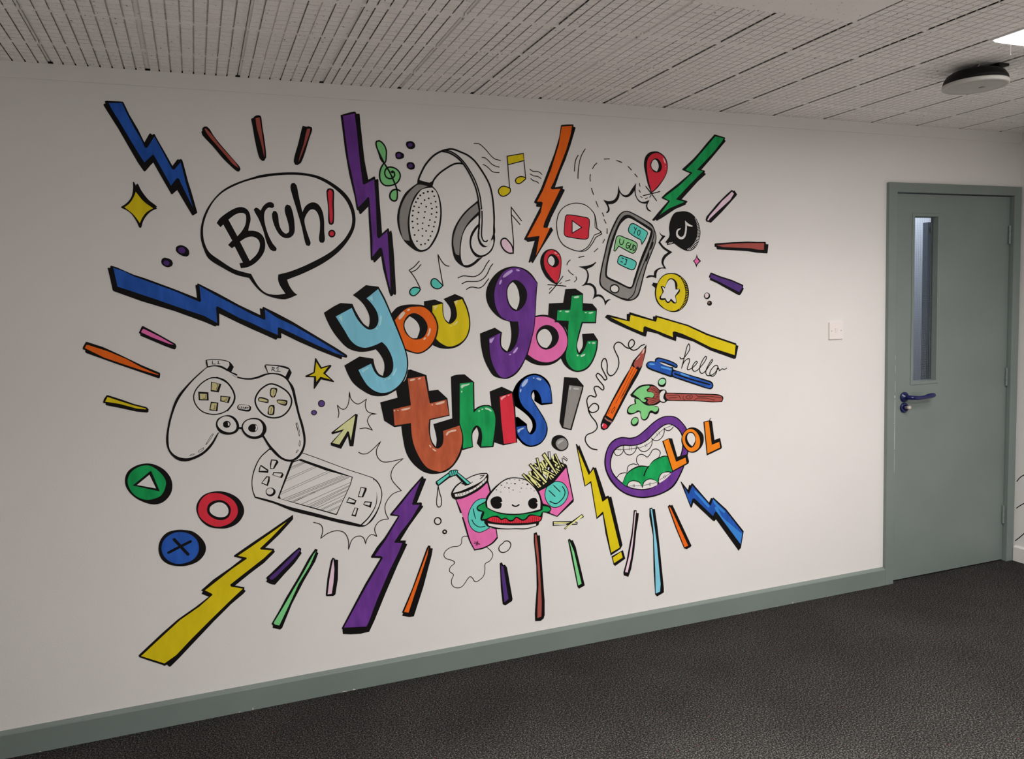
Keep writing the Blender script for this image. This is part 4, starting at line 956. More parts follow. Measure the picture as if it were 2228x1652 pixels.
f 2 mint_pale 20003,14841 19984,14826 19940,14820 19896,14828 19879,14845 19897,14860 19941,14866 19985,14858
S highlight|
f 2 mint_pale 20069,14839 20326,14858 20251,14801 20086,14799
S highlight|
f 2 mint_pale 20144,13514 20128,13491 20091,13483 20055,13495 20041,13519 20056,13541 20093,13549 20129,13538
S highlight|
f 2 mint_pale 20387,13497 20374,13479 20340,13468 20294,13465 20248,13472 20214,13486 20203,13505 20215,13523 20249,13534 20296,13537 20342,13531 20375,13516
S highlight|
f 2 mint_pale 19547,12971 19522,12957 19485,12964 19457,12988 19455,13015 19480,13029 19517,13022 19545,12998
S highlight|
f 2 mint_pale 19879,13047 19859,12982 19656,12916 19639,12977
M letter|brown letter t starting the word this|-1
f 0 black 11910,12779! 12015,12788! 12668,12521! 12748,11874! 13132,11894! 13519,11509! 13585,10783! 12762,10666! 12727,10190 12789,9795 12948,9541! 12992,9868 12878,10493! 13706,10668! 14011,10448! 14134,9921 14119,9527 13977,9082 13678,8684 13357,8472 13012,8416 12613,8457 12253,8645 11904,9009 11681,9447 11573,10079 11531,10511! 11248,10496! 10847,10786! 10719,11539! 11432,11680! 11351,12212! 11742,12334
S face|
f 1 rust 11880,12429! 12590,12484! 12758,11353! 13471,11468! 13555,10821! 12717,10706! 12672,10345 12716,9892 12842,9580 13022,9459 13212,9577 13285,9843 13282,10174! 13992,10343! 14087,9925 14056,9532 13882,9091 13584,8693 13171,8491 12985,8510 12561,8704 12243,9155 12023,9713 11951,10166 11940,10612! 11265,10562! 11235,11225! 11970,11334!
S highlight|
f 2 rust_pale 11952,12366 12029,12399 12209,12395 12146,12340 11980,12314
S highlight|
f 2 rust_pale 12300,12404 12436,12426 12404,12368 12313,12359
S highlight|
f 2 rust_pale 11538,11174 11590,11205 11942,11248 11919,11190 11602,11140
S highlight|
f 2 rust_pale 11321,11160 11309,11140 11284,11134 11259,11144 11250,11166 11261,11185 11287,11192 11311,11182
S highlight|
f 2 rust_pale 11455,11165 11445,11147 11424,11141 11403,11150 11395,11170 11405,11188 11426,11194 11447,11184
S highlight|
f 2 rust_pale 12986,11307 13096,11365 13407,11406 13373,11339 13062,11266
S highlight|
f 2 rust_pale 12902,11283 12890,11267 12862,11262 12834,11271 12823,11288 12835,11304 12864,11309 12891,11300
S highlight|
f 2 rust_pale 13385,10015 13498,10141 13844,10189 13842,10128 13543,10077 13429,9957
S highlight|
f 2 rust_pale 12654,9642 12706,9638 12763,9542 12702,9539
S highlight|
f 2 rust_pale 12777,9496 12837,9475 12972,9364 12895,9359
M letter|green letter h of the word this|-2
f 0 black 13699,12396! 13913,12459 14296,12461! 14704,12111! 14680,10974! 14875,11082 15166,11122 15422,11043 15602,10599 15590,10261 15517,9526! 15460,9299! 14878,9321! 14725,9534! 14819,9925 14749,10206! 14565,9977 14540,9734 14559,9380! 14079,9292! 13945,9937 13691,10685!
S face|
f 1 green_face 14072,12089! 14641,12115! 14627,10826! 14840,10993 15164,11077 15419,10982 15571,10663 15574,10262 15413,9349! 14912,9379! 14976,9819 14907,10163 14719,10285 14536,10071 14492,9738 14529,9414! 14113,9359! 14116,9862 14011,10448!
S highlight|
f 2 mint_pale 14107,11952 14148,12024 14337,12043 14522,12062 14462,12005 14239,11943 14158,11873
S highlight|
f 2 mint_pale 14175,11745 14165,11716 14142,11705 14121,11719 14113,11749 14123,11779 14145,11790 14167,11776
S highlight|
f 2 mint_pale 15130,11003 15290,10976 15447,10842 15382,10825 15287,10905 15143,10940
S highlight|
f 2 mint_pale 14915,10908 14915,10881 14892,10860 14859,10855 14836,10871 14835,10898 14859,10920 14891,10924
S highlight|
f 2 mint_pale 15070,10963 15062,10942 15029,10926 14993,10923 14973,10936 14981,10957 15014,10973 15050,10975
M letter|red letter i of the word this|-3
F 0 black 15369,11674 15920,11844 16421,11591 16502,11028 16551,9404 15913,9336 15516,9495 15595,10415 15422,11043
S face|
F 1 red_vivid 15815,11421 16370,11538 16446,10815 16501,9408 15938,9402 15856,10395
S highlight|
f 2 red_highlight 15848,11351 15922,11408 16120,11456 16052,11383 15952,11329 15901,11255
S highlight|
f 2 red_highlight 16267,11473 16260,11452 16229,11432 16192,11427 16170,11438 16177,11459 16208,11479 16245,11484
M letter|blue letter s of the word this|-4
f 0 black 16395,11580! 16592,11917 16868,12151 17196,12294 17549,12299 17873,12142 18113,11875 18214,11513 18248,10950! 17714,10924! 17392,11137! 17408,11388 17363,11542! 17276,11347 17378,11112 17639,10689 17849,10342 17978,10000 17970,9719 17823,9425 17569,9217 17156,9152 16834,9282 16625,9503 16546,9586! 16481,10070 16468,10499! 16615,10508! 17023,10165! 17043,9923 17147,9763! 17277,10006 17218,10315 16929,10640 16483,10987!
S face|
f 1 blue_face 16689,11586 16807,11929 17084,12163 17411,12244 17736,12150 18003,11881 18160,11592 18213,11004! 17744,11011! 17710,11242 17607,11476 17447,11613 17310,11571 17236,11374 17350,11089 17584,10693 17794,10346 17924,10055 17914,9724 17768,9429 17543,9270 17158,9215 16890,9353 16681,9574 16567,9811 16535,10079! 16967,10094! 17015,9900 17172,9697 17366,9795 17456,10042 17409,10300 17199,10594 16884,10920 16731,11207
S highlight|
f 2 blue_pale 17136,12097 17119,11998 16965,11807 16856,11763 16818,11828 16903,11973 17027,12079
S highlight|
f 2 blue_pale 17430,12123 17419,12102 17393,12095 17369,12105 17359,12127 17370,12147 17395,12155 17420,12145
S highlight|
f 2 blue_pale 17489,12102 17599,12133 17760,12048 17718,11992 17569,12046
S highlight|
f 2 blue_pale 16773,11706 16821,11665 16796,11579 16755,11532 16731,11621
S highlight|
f 2 blue_pale 16594,9834 16584,9936 16694,9990 16884,10025 16896,9986 16718,9912 16648,9825
M exclamation_mark|grey exclamation mark ending the word this|0
f 0 black 18828,12081! 19446,12012! 19764,11645! 19732,11492! 19118,9714! 18671,9854! 18552,10134! 18706,11174
f 0 black 18153,9319 18241,9491 18466,9562 18717,9502 18910,9305 18961,9093 18871,8919 18643,8837 18393,8911 18175,9111
S face|
f 1 grey 19063,11714! 19700,11598! 19064,9783! 18728,9893!
f 1 grey_mid 18345,9225 18461,9369 18687,9422 18853,9309 18918,9097 18816,8950 18617,8891 18424,9012
S highlight|
f 2 grey_pale 19145,11571 19126,11531 19101,11506 19077,11501 19061,11518 19056,11553 19064,11596 19083,11636 19107,11661 19131,11666 19148,11649 19153,11614
S highlight|
f 2 grey_pale 19237,11575 19548,11550 19533,11492 19278,11521
S highlight|
f 2 grey_pale 18713,9347 18740,9306 18541,9195 18441,9139 18429,9230 18544,9323
S highlight|
f 2 grey_pale 18476,9079 18467,9065 18447,9061 18428,9069 18420,9084 18429,9098 18448,9102 18468,9094
M dash|short yellow dash left of the game controller|0
F 0 black 956,12480 998,12473 1427,12288 1806,12105 2192,11969 2251,11923 2249,11899 2279,11877 2257,11782 2223,11760 1875,11822 1343,11994 922,12115 892,12151 895,12198 831,12202 817,12235 863,12362
S fill|
F 1 yellow 973,12415 1380,12231 1781,12059 2193,11913 2182,11880 1882,11935 1352,12137 888,12253
M game_controller|white game controller with four-button pads and L1 and R1 triggers|3
f 0 black 4319,13565! 4551,13583 4922,13535 5151,13436 5270,13255! 5177,13072! 5382,12923 5168,13055 5421,12874 5789,12802 6058,12837 6332,12928! 6482,12948! 6370,13228! 6419,13290! 6838,13240 7243,13124 7356,12918! 7219,12655! 7397,12358 7483,11864 7567,11339 7683,10867 7745,10310 7663,9910 7451,9609 7193,9489 6918,9544 6653,9743 6371,10114 6162,10533! 5876,10478 5613,10580 5463,10763 5417,10894! 5312,10916! 5144,10761 4931,10737 4726,10824 4627,10853! 4367,10397 4070,10098 3736,9929 3387,9862 3097,9965 2866,10259 2787,10612 2834,11027 2968,11557 3234,12226 3674,12738 4109,13132 4338,13305! 4311,13430
S body|
f 1 wall 4360,13279 4628,13306 4880,13213 5129,13050 5379,12860 5164,12986 5418,12818 5812,12739 6136,12781 6438,12885 6683,12899 6952,12813 7162,12630 7310,12278 7396,11813 7495,11287 7597,10817 7658,10376 7628,10059 7488,9781 7312,9623 7114,9569 6842,9682 6609,9949 6404,10226 6194,10616! 5631,10919 4772,10916! 4579,10832 4325,10477 4028,10177 3671,10010 3394,9981 3105,10088 2914,10304 2866,10556 2902,11021 3062,11624 3323,12195 3766,12757 4179,13140
f 2 wall 4352,13539! 4550,13553 4896,13506 5115,13425 5121,13325 5031,13193! 4839,13315 4608,13352 4374,13327!
l 3 black 26 4361,13291 4629,13326 4880,13226 5039,13117
f 2 wall 6417,13253! 6835,13194 7253,13052! 7115,12789! 6929,12900 6659,12949 6496,12958!
S lettering|
l 3 black 25 4536,13517 4529,13396! 4629,13396
l 3 black 23 4712,13458 4751,13498! 4741,13407
l 4 black 23 4692,13397 4785,13402
S lettering|
l 3 black 26 6657,13170 6622,13030
l 4 black 26 6642,13148 6711,13161 6722,13110 6660,13085! 6739,13018
l 3 black 26 6804,13119 6867,13173! 6847,13012
l 5 black 24 6771,13008 6934,12990
S button_pad|
c 2 black 43 4558,12896 4227,12791 3935,12525 3817,12261 3856,11961 4069,11672 4386,11537 4690,11539 4956,11657 5158,11894 5233,12166 5144,12473 4923,12737
l 3 black 60 4651,12890 4924,12762 5144,12473 5240,12165 5183,11918 4954,11632
c 2 black 59 6582,12537 6250,12402 6035,12161 5959,11912 6046,11623 6274,11351 6568,11237 6898,11275 7158,11485 7293,11791 7243,12053 7035,12309
S button|
F 4 black 4445,12753 4800,12640 4689,12332 4408,12395
F 5 tan 4478,12714 4726,12649 4623,12401 4439,12443
L 6 black 17 4625,12635 4671,12628 4613,12437
S button|
F 3 black 3979,12411 4330,12363 4323,12057 3979,12089
F 4 tan 4028,12333 4268,12305 4261,12102 4027,12127
L 5 black 16 4225,12271 4213,12147 4132,12145
S button|
F 4 black 4740,12211 5101,12145 5017,11909 4717,12000
F 5 tan 4773,12172 5025,12125 4960,11946 4761,12035
L 6 black 17 4970,12113 4934,12030 4859,12028
S button|
F 4 black 4395,12010 4655,11955 4606,11633 4321,11691
F 5 tan 4422,11958 4600,11928 4546,11675 4362,11726
L 6 black 17 4527,11876 4509,11720 4448,11724
S button|
f 3 black 6560,12377 6670,12389 6783,12354 6754,12171 6677,12019 6581,12011 6517,12073 6512,12243
f 4 tan 6585,12338 6681,12346 6732,12286 6696,12118 6624,12037 6553,12099 6553,12241
l 5 black 17 6666,12319 6649,12149
S button|
f 3 black 6067,12004 6124,12065 6284,12032 6455,11935 6441,11822 6274,11848 6075,11918
f 4 tan 6121,12014 6308,11968 6418,11903 6397,11868 6222,11894 6096,11945
S button|
f 3 black 6739,11901 6795,11926 7136,11865 7141,11802 7070,11663 6761,11800
f 4 tan 6780,11884 7038,11838 7092,11805 7046,11728 6776,11813
L 5 black 17 7037,11809 7021,11767 6925,11782
S button|
f 3 black 6456,11707 6540,11735 6642,11722 6652,11551 6600,11340 6491,11340 6385,11385 6407,11540
f 4 tan 6482,11677 6564,11685 6601,11611 6548,11387 6440,11401 6432,11510
l 5 black 17 6533,11616 6506,11419
S start_button|
f 2 black 5335,11815 5416,11837 5758,11763 5804,11711 5746,11546 5352,11631 5302,11691
f 3 wall 5361,11799 5547,11795 5730,11745 5710,11619 5538,11637 5349,11688
L 4 black 22 5385,11750 5395,11698 5434,11682
L 5 black 22 5432,11746 5490,11734
L 6 black 22 5464,11739 5455,11680
L 7 black 22 5503,11677 5538,11733 5555,11664
L 8 black 22 5582,11662 5596,11718 5626,11699 5594,11690 5629,11648
L 9 black 22 5648,11708 5714,11692
L 10 black 22 5683,11700 5671,11645
S thumbstick|
f 3 black 4957,11468 5176,11376 5308,11176 5331,10947 5214,10779 4950,10725 4695,10797 4541,10986 4526,11213 4634,11380
f 4 wall 4895,11423 5103,11331 5233,11106 5223,10930 5074,10816 4839,10848 4636,11003 4576,11184 4679,11351
f 5 black 4886,11255 5001,11213 5037,11097 4977,11001 4870,10989 4769,11068 4775,11181
f 6 wall 4942,11210 4998,11150 4994,11075 4945,11054 4945,11129
L 4 black 76 5307,10948 5486,10934
S thumbstick|
f 5 black 5893,11289 6131,11205 6295,10979 6295,10722 6122,10537 5876,10478 5613,10580 5439,10821 5430,11048 5595,11233
f 6 wall 5836,11237 6049,11183 6173,10988 6161,10761 6045,10614 5828,10585 5618,10679 5482,10874 5493,11071 5648,11214
f 7 black 5853,11057 5972,11005 6006,10888 5932,10766 5783,10750 5667,10831 5660,10959 5732,11038
f 8 wall 5918,11009 5996,10960 5983,10862 5924,10781 5895,10826 5931,10894
S highlight|
l 2 black 18 7423,10975 7508,10447 7475,10624 7408,10947 7451,10979 7509,10737 7534,10532 7508,10447
S highlight|
c 2 black 18 7514,10287 7541,10168 7496,10056 7494,10187
S highlight|
c 2 black 18 7453,9915 7378,9820 7350,9817 7411,9919
S highlight|
c 2 black 17 4413,10795 4259,10558 4135,10418 4123,10419 4239,10610 4378,10798
S highlight|
c 2 black 17 4047,10313 3983,10206 3854,10168 3940,10260
S highlight|
c 2 black 16 3723,10105 3651,10062 3547,10052 3654,10111
M star|yellow five-pointed star right of the controller|0
F 0 black 8256,13424 8296,13433 8485,13072 8830,13146 8871,13115 8855,13066 8629,12818 8942,12494 8931,12457 8447,12596 8189,12250 8147,12247 8183,12690 7861,12717 7864,12775 8179,12901
S fill|
F 1 yellow 8297,13284 8453,13001 8756,13086 8530,12832 8816,12566 8424,12699 8259,12512 8261,12737 8003,12758 8220,12870
M dot|larger purple dot under the yellow star|0
f 0 black 8554,11645 8532,11575 8480,11527 8411,11513 8344,11536 8297,11592 8282,11664 8304,11734 8356,11782 8425,11797 8492,11773 8539,11718
S fill|
f 1 purple_dot 8523,11647 8506,11593 8466,11555 8412,11544 8361,11563 8324,11606 8313,11662 8330,11716 8370,11754 8423,11765 8475,11746 8511,11703
M dot|smaller purple dot under the yellow star|0
f 0 black 8228,11313 8210,11261 8166,11225 8109,11215 8054,11233 8014,11276 8002,11330 8020,11383 8063,11419 8120,11429 8176,11410 8215,11368
S fill|
f 1 purple_dot 8194,11316 8181,11278 8149,11251 8108,11244 8068,11257 8039,11288 8030,11328 8043,11366 8074,11393 8116,11400 8156,11387 8185,11356
M explosion_outline|thin spiked blast line around the cursor arrow|0
l 0 black 31 9032,11060 9069,11227 9026,11547! 9163,11397 9322,11379 9464,11611 9519,12034! 9560,11781 9726,11578 9871,11538 10174,11704! 10119,11476 10210,11202 10547,11081! 10323,11074 10181,10876 10217,10694 10355,10450! 10121,10553 9861,10550
M cursor_arrow|pale yellow computer cursor arrow pointing up at the blast line|0
F 0 black 9721,11155 9807,11113 9573,9870 9427,9883 9373,10288 9088,9810 8705,9977 8689,10067 9120,10487 8770,10413 8730,10484 9253,10830
S fill|
F 1 cream 9703,11091 9482,10116 9425,10462 9368,10490 9024,9987 8753,10076 9241,10580 8861,10508 9251,10801
M explosion_outline|thin spiked blast line around the handheld console|0
l 0 black 32 9769,9611 9919,9528 10158,9551 10670,9962! 10491,9641 10509,9368 10680,9155 10951,9108 11559,9183! 11186,8908 11036,8619 11070,8341 11418,7881! 11045,7763 10755,7399 10740,7064 10850,6781! 10482,6729 10273,6449 10340,6120! 10128,6224 9940,6065 9881,5875! 9794,6146 9590,6234 9347,6114 9187,5736! 9198,6104 9066,6423 8780,6557 8429,6506 8126,6337! 8218,6623 8158,6869 7884,7008
M handheld_console|white handheld game console with a striped screen|0
f 0 black 6376,10074! 6019,9764 5779,9329 5668,8882 5679,8480 5746,8228! 6144,8052 6493,7896 6842,7694 7169,7524 7778,7288 8340,7070 8911,6849 9666,6594! 9905,6603 10215,6823 10475,7249 10633,7748 10603,8086 10465,8374 10277,8546! 9882,8722 9304,8975 8735,9254 8175,9530 7649,9778! 7071,9953
S body|
f 1 wall 6373,10017! 6044,9733 5819,9325 5695,8880 5707,8505 5775,8273! 6283,8080 6686,7888 7012,7733 7507,7542 8066,7327 8631,7094 9206,6888 9715,6688! 10041,6966 10330,7388 10408,7774 10394,8140 10276,8515! 9881,8692 9302,8946 8734,9225 8173,9500 7648,9749! 7070,9925
f 2 wall 10313,8475! 10489,8251 10596,7935 10566,7604 10381,7168 10125,6834 9907,6648 9773,6659! 10101,6959 10377,7413 10426,7833
S screen|
F 2 black 7159,9510 7270,9500 7526,9562 9494,8642 9391,8338 8973,7547 8796,7194 8752,7193 7794,7596 6574,8119
F 3 wall 7225,9440 7439,9507 8436,9018 9449,8632 9362,8342 8944,7550 8769,7236 7796,7641 6696,8082 6661,8197
S screen_stripes|
L 4 black 12 7176,9291 7603,9424
L 5 black 12 7146,9250 7664,9409
L 6 black 12 7128,9179 7692,9395
L 7 black 12 6935,8830 8045,9219
L 8 black 12 6897,8738 8144,9195
L 9 black 12 6709,8331 8564,8990
L 10 black 12 6691,8251 8692,8963
L 11 black 13 6792,8065 9089,8759
L 12 black 13 6887,8025 9146,8723
L 13 black 13 6941,7990 9232,8699
L 14 black 13 7078,7930 9289,8663
L 15 black 13 7133,7909 9347,8642
L 16 black 12 7188,7903 7995,8208
L 17 black 13 7463,7783 9411,8441
L 18 black 13 7657,7701 9391,8338
L 19 black 13 7739,7647 9360,8297
L 20 black 13 7795,7626 9295,8169
L 21 black 13 7879,7586 9279,8135
L 22 black 13 7961,7532 9213,7984
L 23 black 13 8130,7468 9133,7843
L 24 black 13 8186,7446 9086,7773
L 25 black 13 8413,7374 8974,7562
L 26 black 13 8469,7344 8942,7505
S button|
F 3 black 6421,9645 6638,9604 6689,9512 6510,9262 6360,9277 6372,9486
F 4 wall 6446,9602 6609,9569 6471,9289 6390,9311
S button|
F 2 black 6016,9463 6070,9449 6304,9248 6284,9134 5934,9199 5955,9326
F 3 wall 6028,9419 6262,9217 5977,9246
S button|
F 12 black 6477,9149 6805,9096 6855,9004 6780,8881 6430,9033
F 13 wall 6497,9107 6789,9054 6713,8931 6471,9035
S button|
F 2 black 6210,9012 6337,8985 6322,8813 6244,8625 6005,8760
F 3 wall 6235,8972 6289,8955 6206,8687 6047,8779
S button|
f 2 black 6377,8553 6508,8446 6501,8302 6372,8215 6210,8262 6151,8427 6225,8535
f 3 wall 6435,8449 6435,8384 6401,8328 6343,8295 6276,8294 6217,8326 6184,8382 6184,8447 6217,8503 6275,8536 6342,8537 6401,8505
S button|
F 3 black 9785,8212 10020,8144 10016,8060 9869,7774 9648,7814
F 4 wall 9804,8174 9944,8122 9811,7817 9694,7848
S button|
F 23 black 9295,7854 9597,7685 9516,7519 9183,7642
F 24 wall 9308,7802 9537,7667 9490,7607 9228,7667
S button|
F 3 black 9921,7611 10217,7553 10147,7318 9849,7474
F 4 wall 9949,7569 10141,7525 10091,7416 9886,7494
S button|
F 4 black 9510,7408 9656,7361 9537,7028 9357,7095
F 5 wall 9530,7376 9597,7353 9511,7107 9409,7134
M round_button|green round button with a white triangle|0
f 0 black 2097,9913 2381,9826 2671,9604 2852,9301 2894,9012 2816,8708 2577,8450 2291,8374 1972,8468 1619,8714 1389,9047 1336,9358 1452,9676 1738,9864
S face|
f 1 green_button 2081,9843 2284,9759 2525,9516 2672,9242 2671,9035 2498,8692 2211,8583 1979,8583 1689,8732 1499,8983 1423,9298 1515,9593 1779,9796
F 2 black 2183,9615 2224,9603 2460,8839 1578,9154
F 3 wall 2152,9490 2339,8963 1716,9159
M round_button|red round button with a white ring hole|0
f 0 black 4411,8631 4800,8527 5134,8289 5316,7946 5312,7651 5081,7330 4724,7187 4379,7210 4042,7327 3768,7627 3657,8009 3722,8292 3968,8553
S face|
f 1 red_button 4286,8576 4600,8496 4933,8258 5092,7972 5088,7678 4885,7408 4580,7285 4285,7296 3954,7497 3751,7761 3720,8055 3835,8358 4039,8532
f 2 black 4465,8290 4706,8178 4848,7974 4843,7761 4746,7586 4519,7512 4254,7606 4058,7803 4029,8018 4143,8216
f 3 wall 4436,8204 4653,8117 4766,7931 4760,7744 4650,7638 4428,7638 4225,7743 4119,7901 4159,8082
M round_button|blue round button with a black cross|0
f 0 black 3171,7312 3501,7198 3774,6911 3902,6601 3849,6315 3602,6057 3233,5951 2899,5973 2574,6099 2353,6341 2280,6691 2373,7044 2599,7276 2887,7338
S face|
f 1 blue_button 3071,7246 3352,7138 3580,6910 3661,6634 3607,6349 3413,6137 3095,6050 2810,6086 2560,6259 2410,6516 2393,6806 2514,7051 2785,7225
l 2 black 107 2830,6996 3270,6369
l 3 black 99 2612,6527 2990,6686 3383,6843
M lightning_bolt|long yellow lightning bolt in the lower left corner|0
F 0 black 7120,7404 7115,7300 7111,7224 6572,6696 6023,6240 6343,6158 6340,6093 6374,6050 6316,5981 5937,5651 5419,5325 4849,4935 5178,4819 5172,4713 5223,4667 5129,4567 4651,4224 3991,3650 3373,3077 2762,2511 2425,2218 2374,2209 2297,2306 2211,2278 2148,2328 1701,2581 1385,2771 1374,2847 2223,3546 2783,3970 3413,4333 3894,4650 3646,4802 3702,4887 3637,4935 4086,5279 4732,5655 5152,5935 4877,6050 4880,6106 5481,6459 6219,6876
S fill|
F 1 yellow 6869,7158 6278,6620 5826,6241 5859,6198 6268,6103 5948,5841 5355,5449 4677,4999 4691,4921 5122,4767 4698,4426 3929,3774 3207,3145 2633,2610 2217,2370 1452,2796 2215,3417 2847,3922 3550,4329 4035,4703 3987,4767 3772,4914 4184,5189 4799,5607 5327,5910 5312,5958 5018,6068 5474,6327 6213,6762
M dash|short purple dash above the pale pink one, below the console|0
f 0 black 7282,6086! 7364,6019! 7336,5908! 7371,5844! 7079,5483 6686,5112 6310,4743! 6174,4780 5982,4908! 6025,4983! 5989,5053 6134,5179 6552,5526 7006,5888
S fill|
f 1 purple_dark 7262,6000 7324,5975 7056,5651 6600,5257 6245,4966 6123,4984 6112,5051 6449,5312 6871,5677
M dash|long mint green dash below the console|0
F 0 black 7892,5947 7985,5901 7954,5795 8010,5764 7866,5436 7386,4709 6903,3889 6481,2982 6400,2930 6128,3054 6142,3140 6091,3215 6393,3676 6700,4187 7208,4935 7621,5603
S fill|
F 1 mint 7918,5843 7670,5331 7193,4639 6844,3965 6378,3099 6226,3159 6169,3235 6588,3842 6961,4410 7404,5071 7818,5741
M dash|short pale pink dash between the mint and purple ones|0
F 0 black 8544,5496 8623,5461 8630,5410 8758,5375 8712,4608 8584,3986 8501,3939 8227,3976 8208,4046 8313,4735 8473,5382
S fill|
F 1 pink_pale 8573,5435 8592,5029 8526,4468 8441,4043 8279,4042 8370,4592 8496,5178
M lightning_bolt|large purple lightning bolt left of the drinks cup|0
F 0 black 12312,8376 12367,8361 12375,8281 12464,8268 12478,8222 12253,7739 12057,7309 12235,7300 12266,7241 12252,7176 12318,7135 12293,7083 11708,6391 11298,5823 11517,5793 11526,5752 11501,5678 11577,5635 11564,5592 11147,4826 10585,3702 10099,2677 9860,2235 9507,2211 9110,2258 8800,2327 8793,2526 8762,2565 9119,3152 9765,4209 10448,5202 10081,5271 10066,5324 10335,5696 10653,6029 11242,6835 10939,6904 10919,6940 10942,6980 11308,7363 11815,7897
S fill|
F 1 purple_bright 12250,8224 12055,7805 11845,7279 11876,7236 12164,7208 11762,6628 11323,6154 11044,5795 11060,5760 11370,5707 11224,5374 10796,4636 10238,3517 9862,2649 9753,2468 8844,2578 9219,3170 9828,4131 10549,5205 10485,5282 10218,5337 10717,5952 11308,6838 11265,6876 11018,6960 11417,7351 11880,7868
M dash|orange dash right of the large purple bolt|0
F 0 black 12460,5458 12548,5436 12551,5330 12649,5303 12584,5004 12180,3730 11728,2556 11536,2564 11245,2663 11284,2771 11241,2814 11688,3702 12036,4523 12385,5346
S fill|
F 1 orange_vivid 12474,5369 12409,5063 12016,4036 11509,2751 11321,2818 11606,3401 12029,4349
M drinks_cup|pink drinks cup with a teal smiley and a knotted straw|0
f 0 black 13520,7501! 13555,7616 13731,7834 13982,7985 14232,8093 14483,8186 14797,8244 15126,8231! 15195,8128 15177,7889! 15288,7424! 15103,7112 15063,5934 15486,5773! 15530,5355! 15323,5168 15064,5050 14809,4978 14456,4966! 14258,5372 14174,5625 13957,6465! 14050,6483! 14068,6556! 13961,6569! 14009,6638! 13887,6653! 13709,7241! 13560,7348
S cup_body|
f 1 pink_cup 13739,7238! 14017,7260 14392,7373 14772,7541 15127,7804! 15223,7401! 15040,7119 15000,5942 15438,5764! 15484,5422! 15293,5233 15034,5100 14747,5032 14471,5025! 14291,5428 14101,6177 14004,6489! 13936,6737
L 2 black 24 14442,5287 14690,5192
L 3 black 24 14460,5345 14707,5221
L 4 black 24 14532,5168 14595,5351
L 5 black 24 14588,5161 14633,5346
S smiley|
f 2 teal_bright 15056,7132! 14853,7156 14600,7079 14373,6835 14236,6491 14256,6187 14402,5897 14677,5725 14962,5765 15155,5861! 15089,6690
c 3 black 32 15056,7132! 14853,7156 14600,7079 14373,6835 14236,6491 14256,6187 14402,5897 14677,5725 14962,5765 15155,5861!
l 4 black 36 14464,6764 14503,6548 14551,6331
l 5 black 36 14391,6297 14502,6096 14717,5948 14968,5946
S lid|
f 2 wall 13598,7545! 13727,7745 13980,7926 14231,8048 14482,8142 14795,8199 15093,8193! 15133,8164! 14975,7970 14657,7809 14279,7685 13905,7577
f 3 wall 13672,7484! 13933,7490 14337,7574 14717,7742 15103,8032! 15099,7912 14841,7714 14459,7515 14021,7370 13698,7368!
L 4 black 20 13794,7470 13821,7372
L 4 black 20 13886,7460 13913,7379
L 4 black 20 14009,7476 14037,7395
L 4 black 20 14149,7505 14171,7422
L 4 black 20 14290,7549 14309,7466
L 4 black 20 14479,7633 14498,7541
L 4 black 20 14622,7708 14640,7610
L 4 black 20 14749,7784 14777,7691
L 4 black 20 14878,7875 14912,7772
L 4 black 20 15007,7967 15034,7859
l 5 black 34 14824,8136 15013,8153! 14948,8093 14820,8011
S straw|
F 4 black 12887,8102 13433,8413 13512,8494 13588,8515 13787,8510 13877,8472 13844,8401 14410,7880 14490,7946 14473,7888 14314,7801 14113,7778 14130,7821 13947,7885 14041,7920 13762,8261 13593,8219 13470,8188 12990,7890 12883,7999
F 5 teal_bright 12937,8081 13446,8367 13473,8276 12992,7958
F 5 teal_bright 13842,8356 14363,7870 14254,7843 13810,8315
F 6 teal_bright 13478,8408 13587,8486 13831,8461 13795,8332 13655,8257 13503,8273
L 7 black 31 13587,8471 13534,8270
L 8 black 31 13679,8486 13600,8248
L 9 black 31 13770,8482 13661,8251
S droplet|
c 5 black 35 12981,7915! 12932,7566 12886,7158 12970,7007 13079,7077 13098,7341 13025,7645
M burger|white-bunned smiling burger with lettuce and a red patty|4
f 0 black 16375,7915 16891,7769 17211,7489 17498,7148 17649,6634! 17979,6471 18059,6337 17989,6220 17837,6192 17655,6229! 17578,5896 17459,5817! 17423,5697 17289,5651! 16825,5586 16337,5655 16013,5684 15471,5775 15063,5934! 14942,6101 14939,6193! 14789,6226 14778,6364 14865,6595! 14678,6648 14619,6746 14655,6862 15005,7017! 15105,7172 15272,7426 15598,7693 15988,7894
S top_bun|
f 1 wall 16374,7869 16857,7736 17177,7461 17430,7094 17536,6741 17526,6385! 16847,6311 16293,6332 15717,6447 15339,6599 15106,6748! 15093,6992 15202,7222 15432,7468 15759,7736 16051,7857
S sesame_seeds|
f 2 black 16046,7699 16036,7683 16013,7679 15991,7688 15982,7706 15992,7722 16015,7727 16037,7718
f 2 black 16229,7671 16222,7659 16206,7655 16190,7662 16184,7676 16191,7688 16207,7691 16222,7684
f 2 black 16428,7628 16414,7608 16382,7602 16350,7615 16337,7638 16351,7658 16383,7663 16415,7651
f 2 black 16636,7765 16623,7749 16590,7745 16559,7756 16546,7775 16560,7790 16592,7794 16624,7784
f 2 black 15791,7633 15780,7617 15755,7612 15730,7622 15721,7640 15731,7656 15756,7661 15781,7651
f 2 black 15558,7454 15548,7438 15526,7434 15504,7443 15495,7461 15505,7478 15527,7482 15550,7473
f 2 black 15941,7528 15932,7514 15912,7510 15891,7518 15883,7534 15892,7548 15913,7552 15933,7544
f 2 black 17005,7542 16990,7517 16955,7510 16921,7525 16907,7552 16922,7577 16957,7584 16992,7569
f 2 black 16135,7476 16123,7454 16096,7447 16069,7460 16058,7485 16070,7507 16098,7514 16125,7501
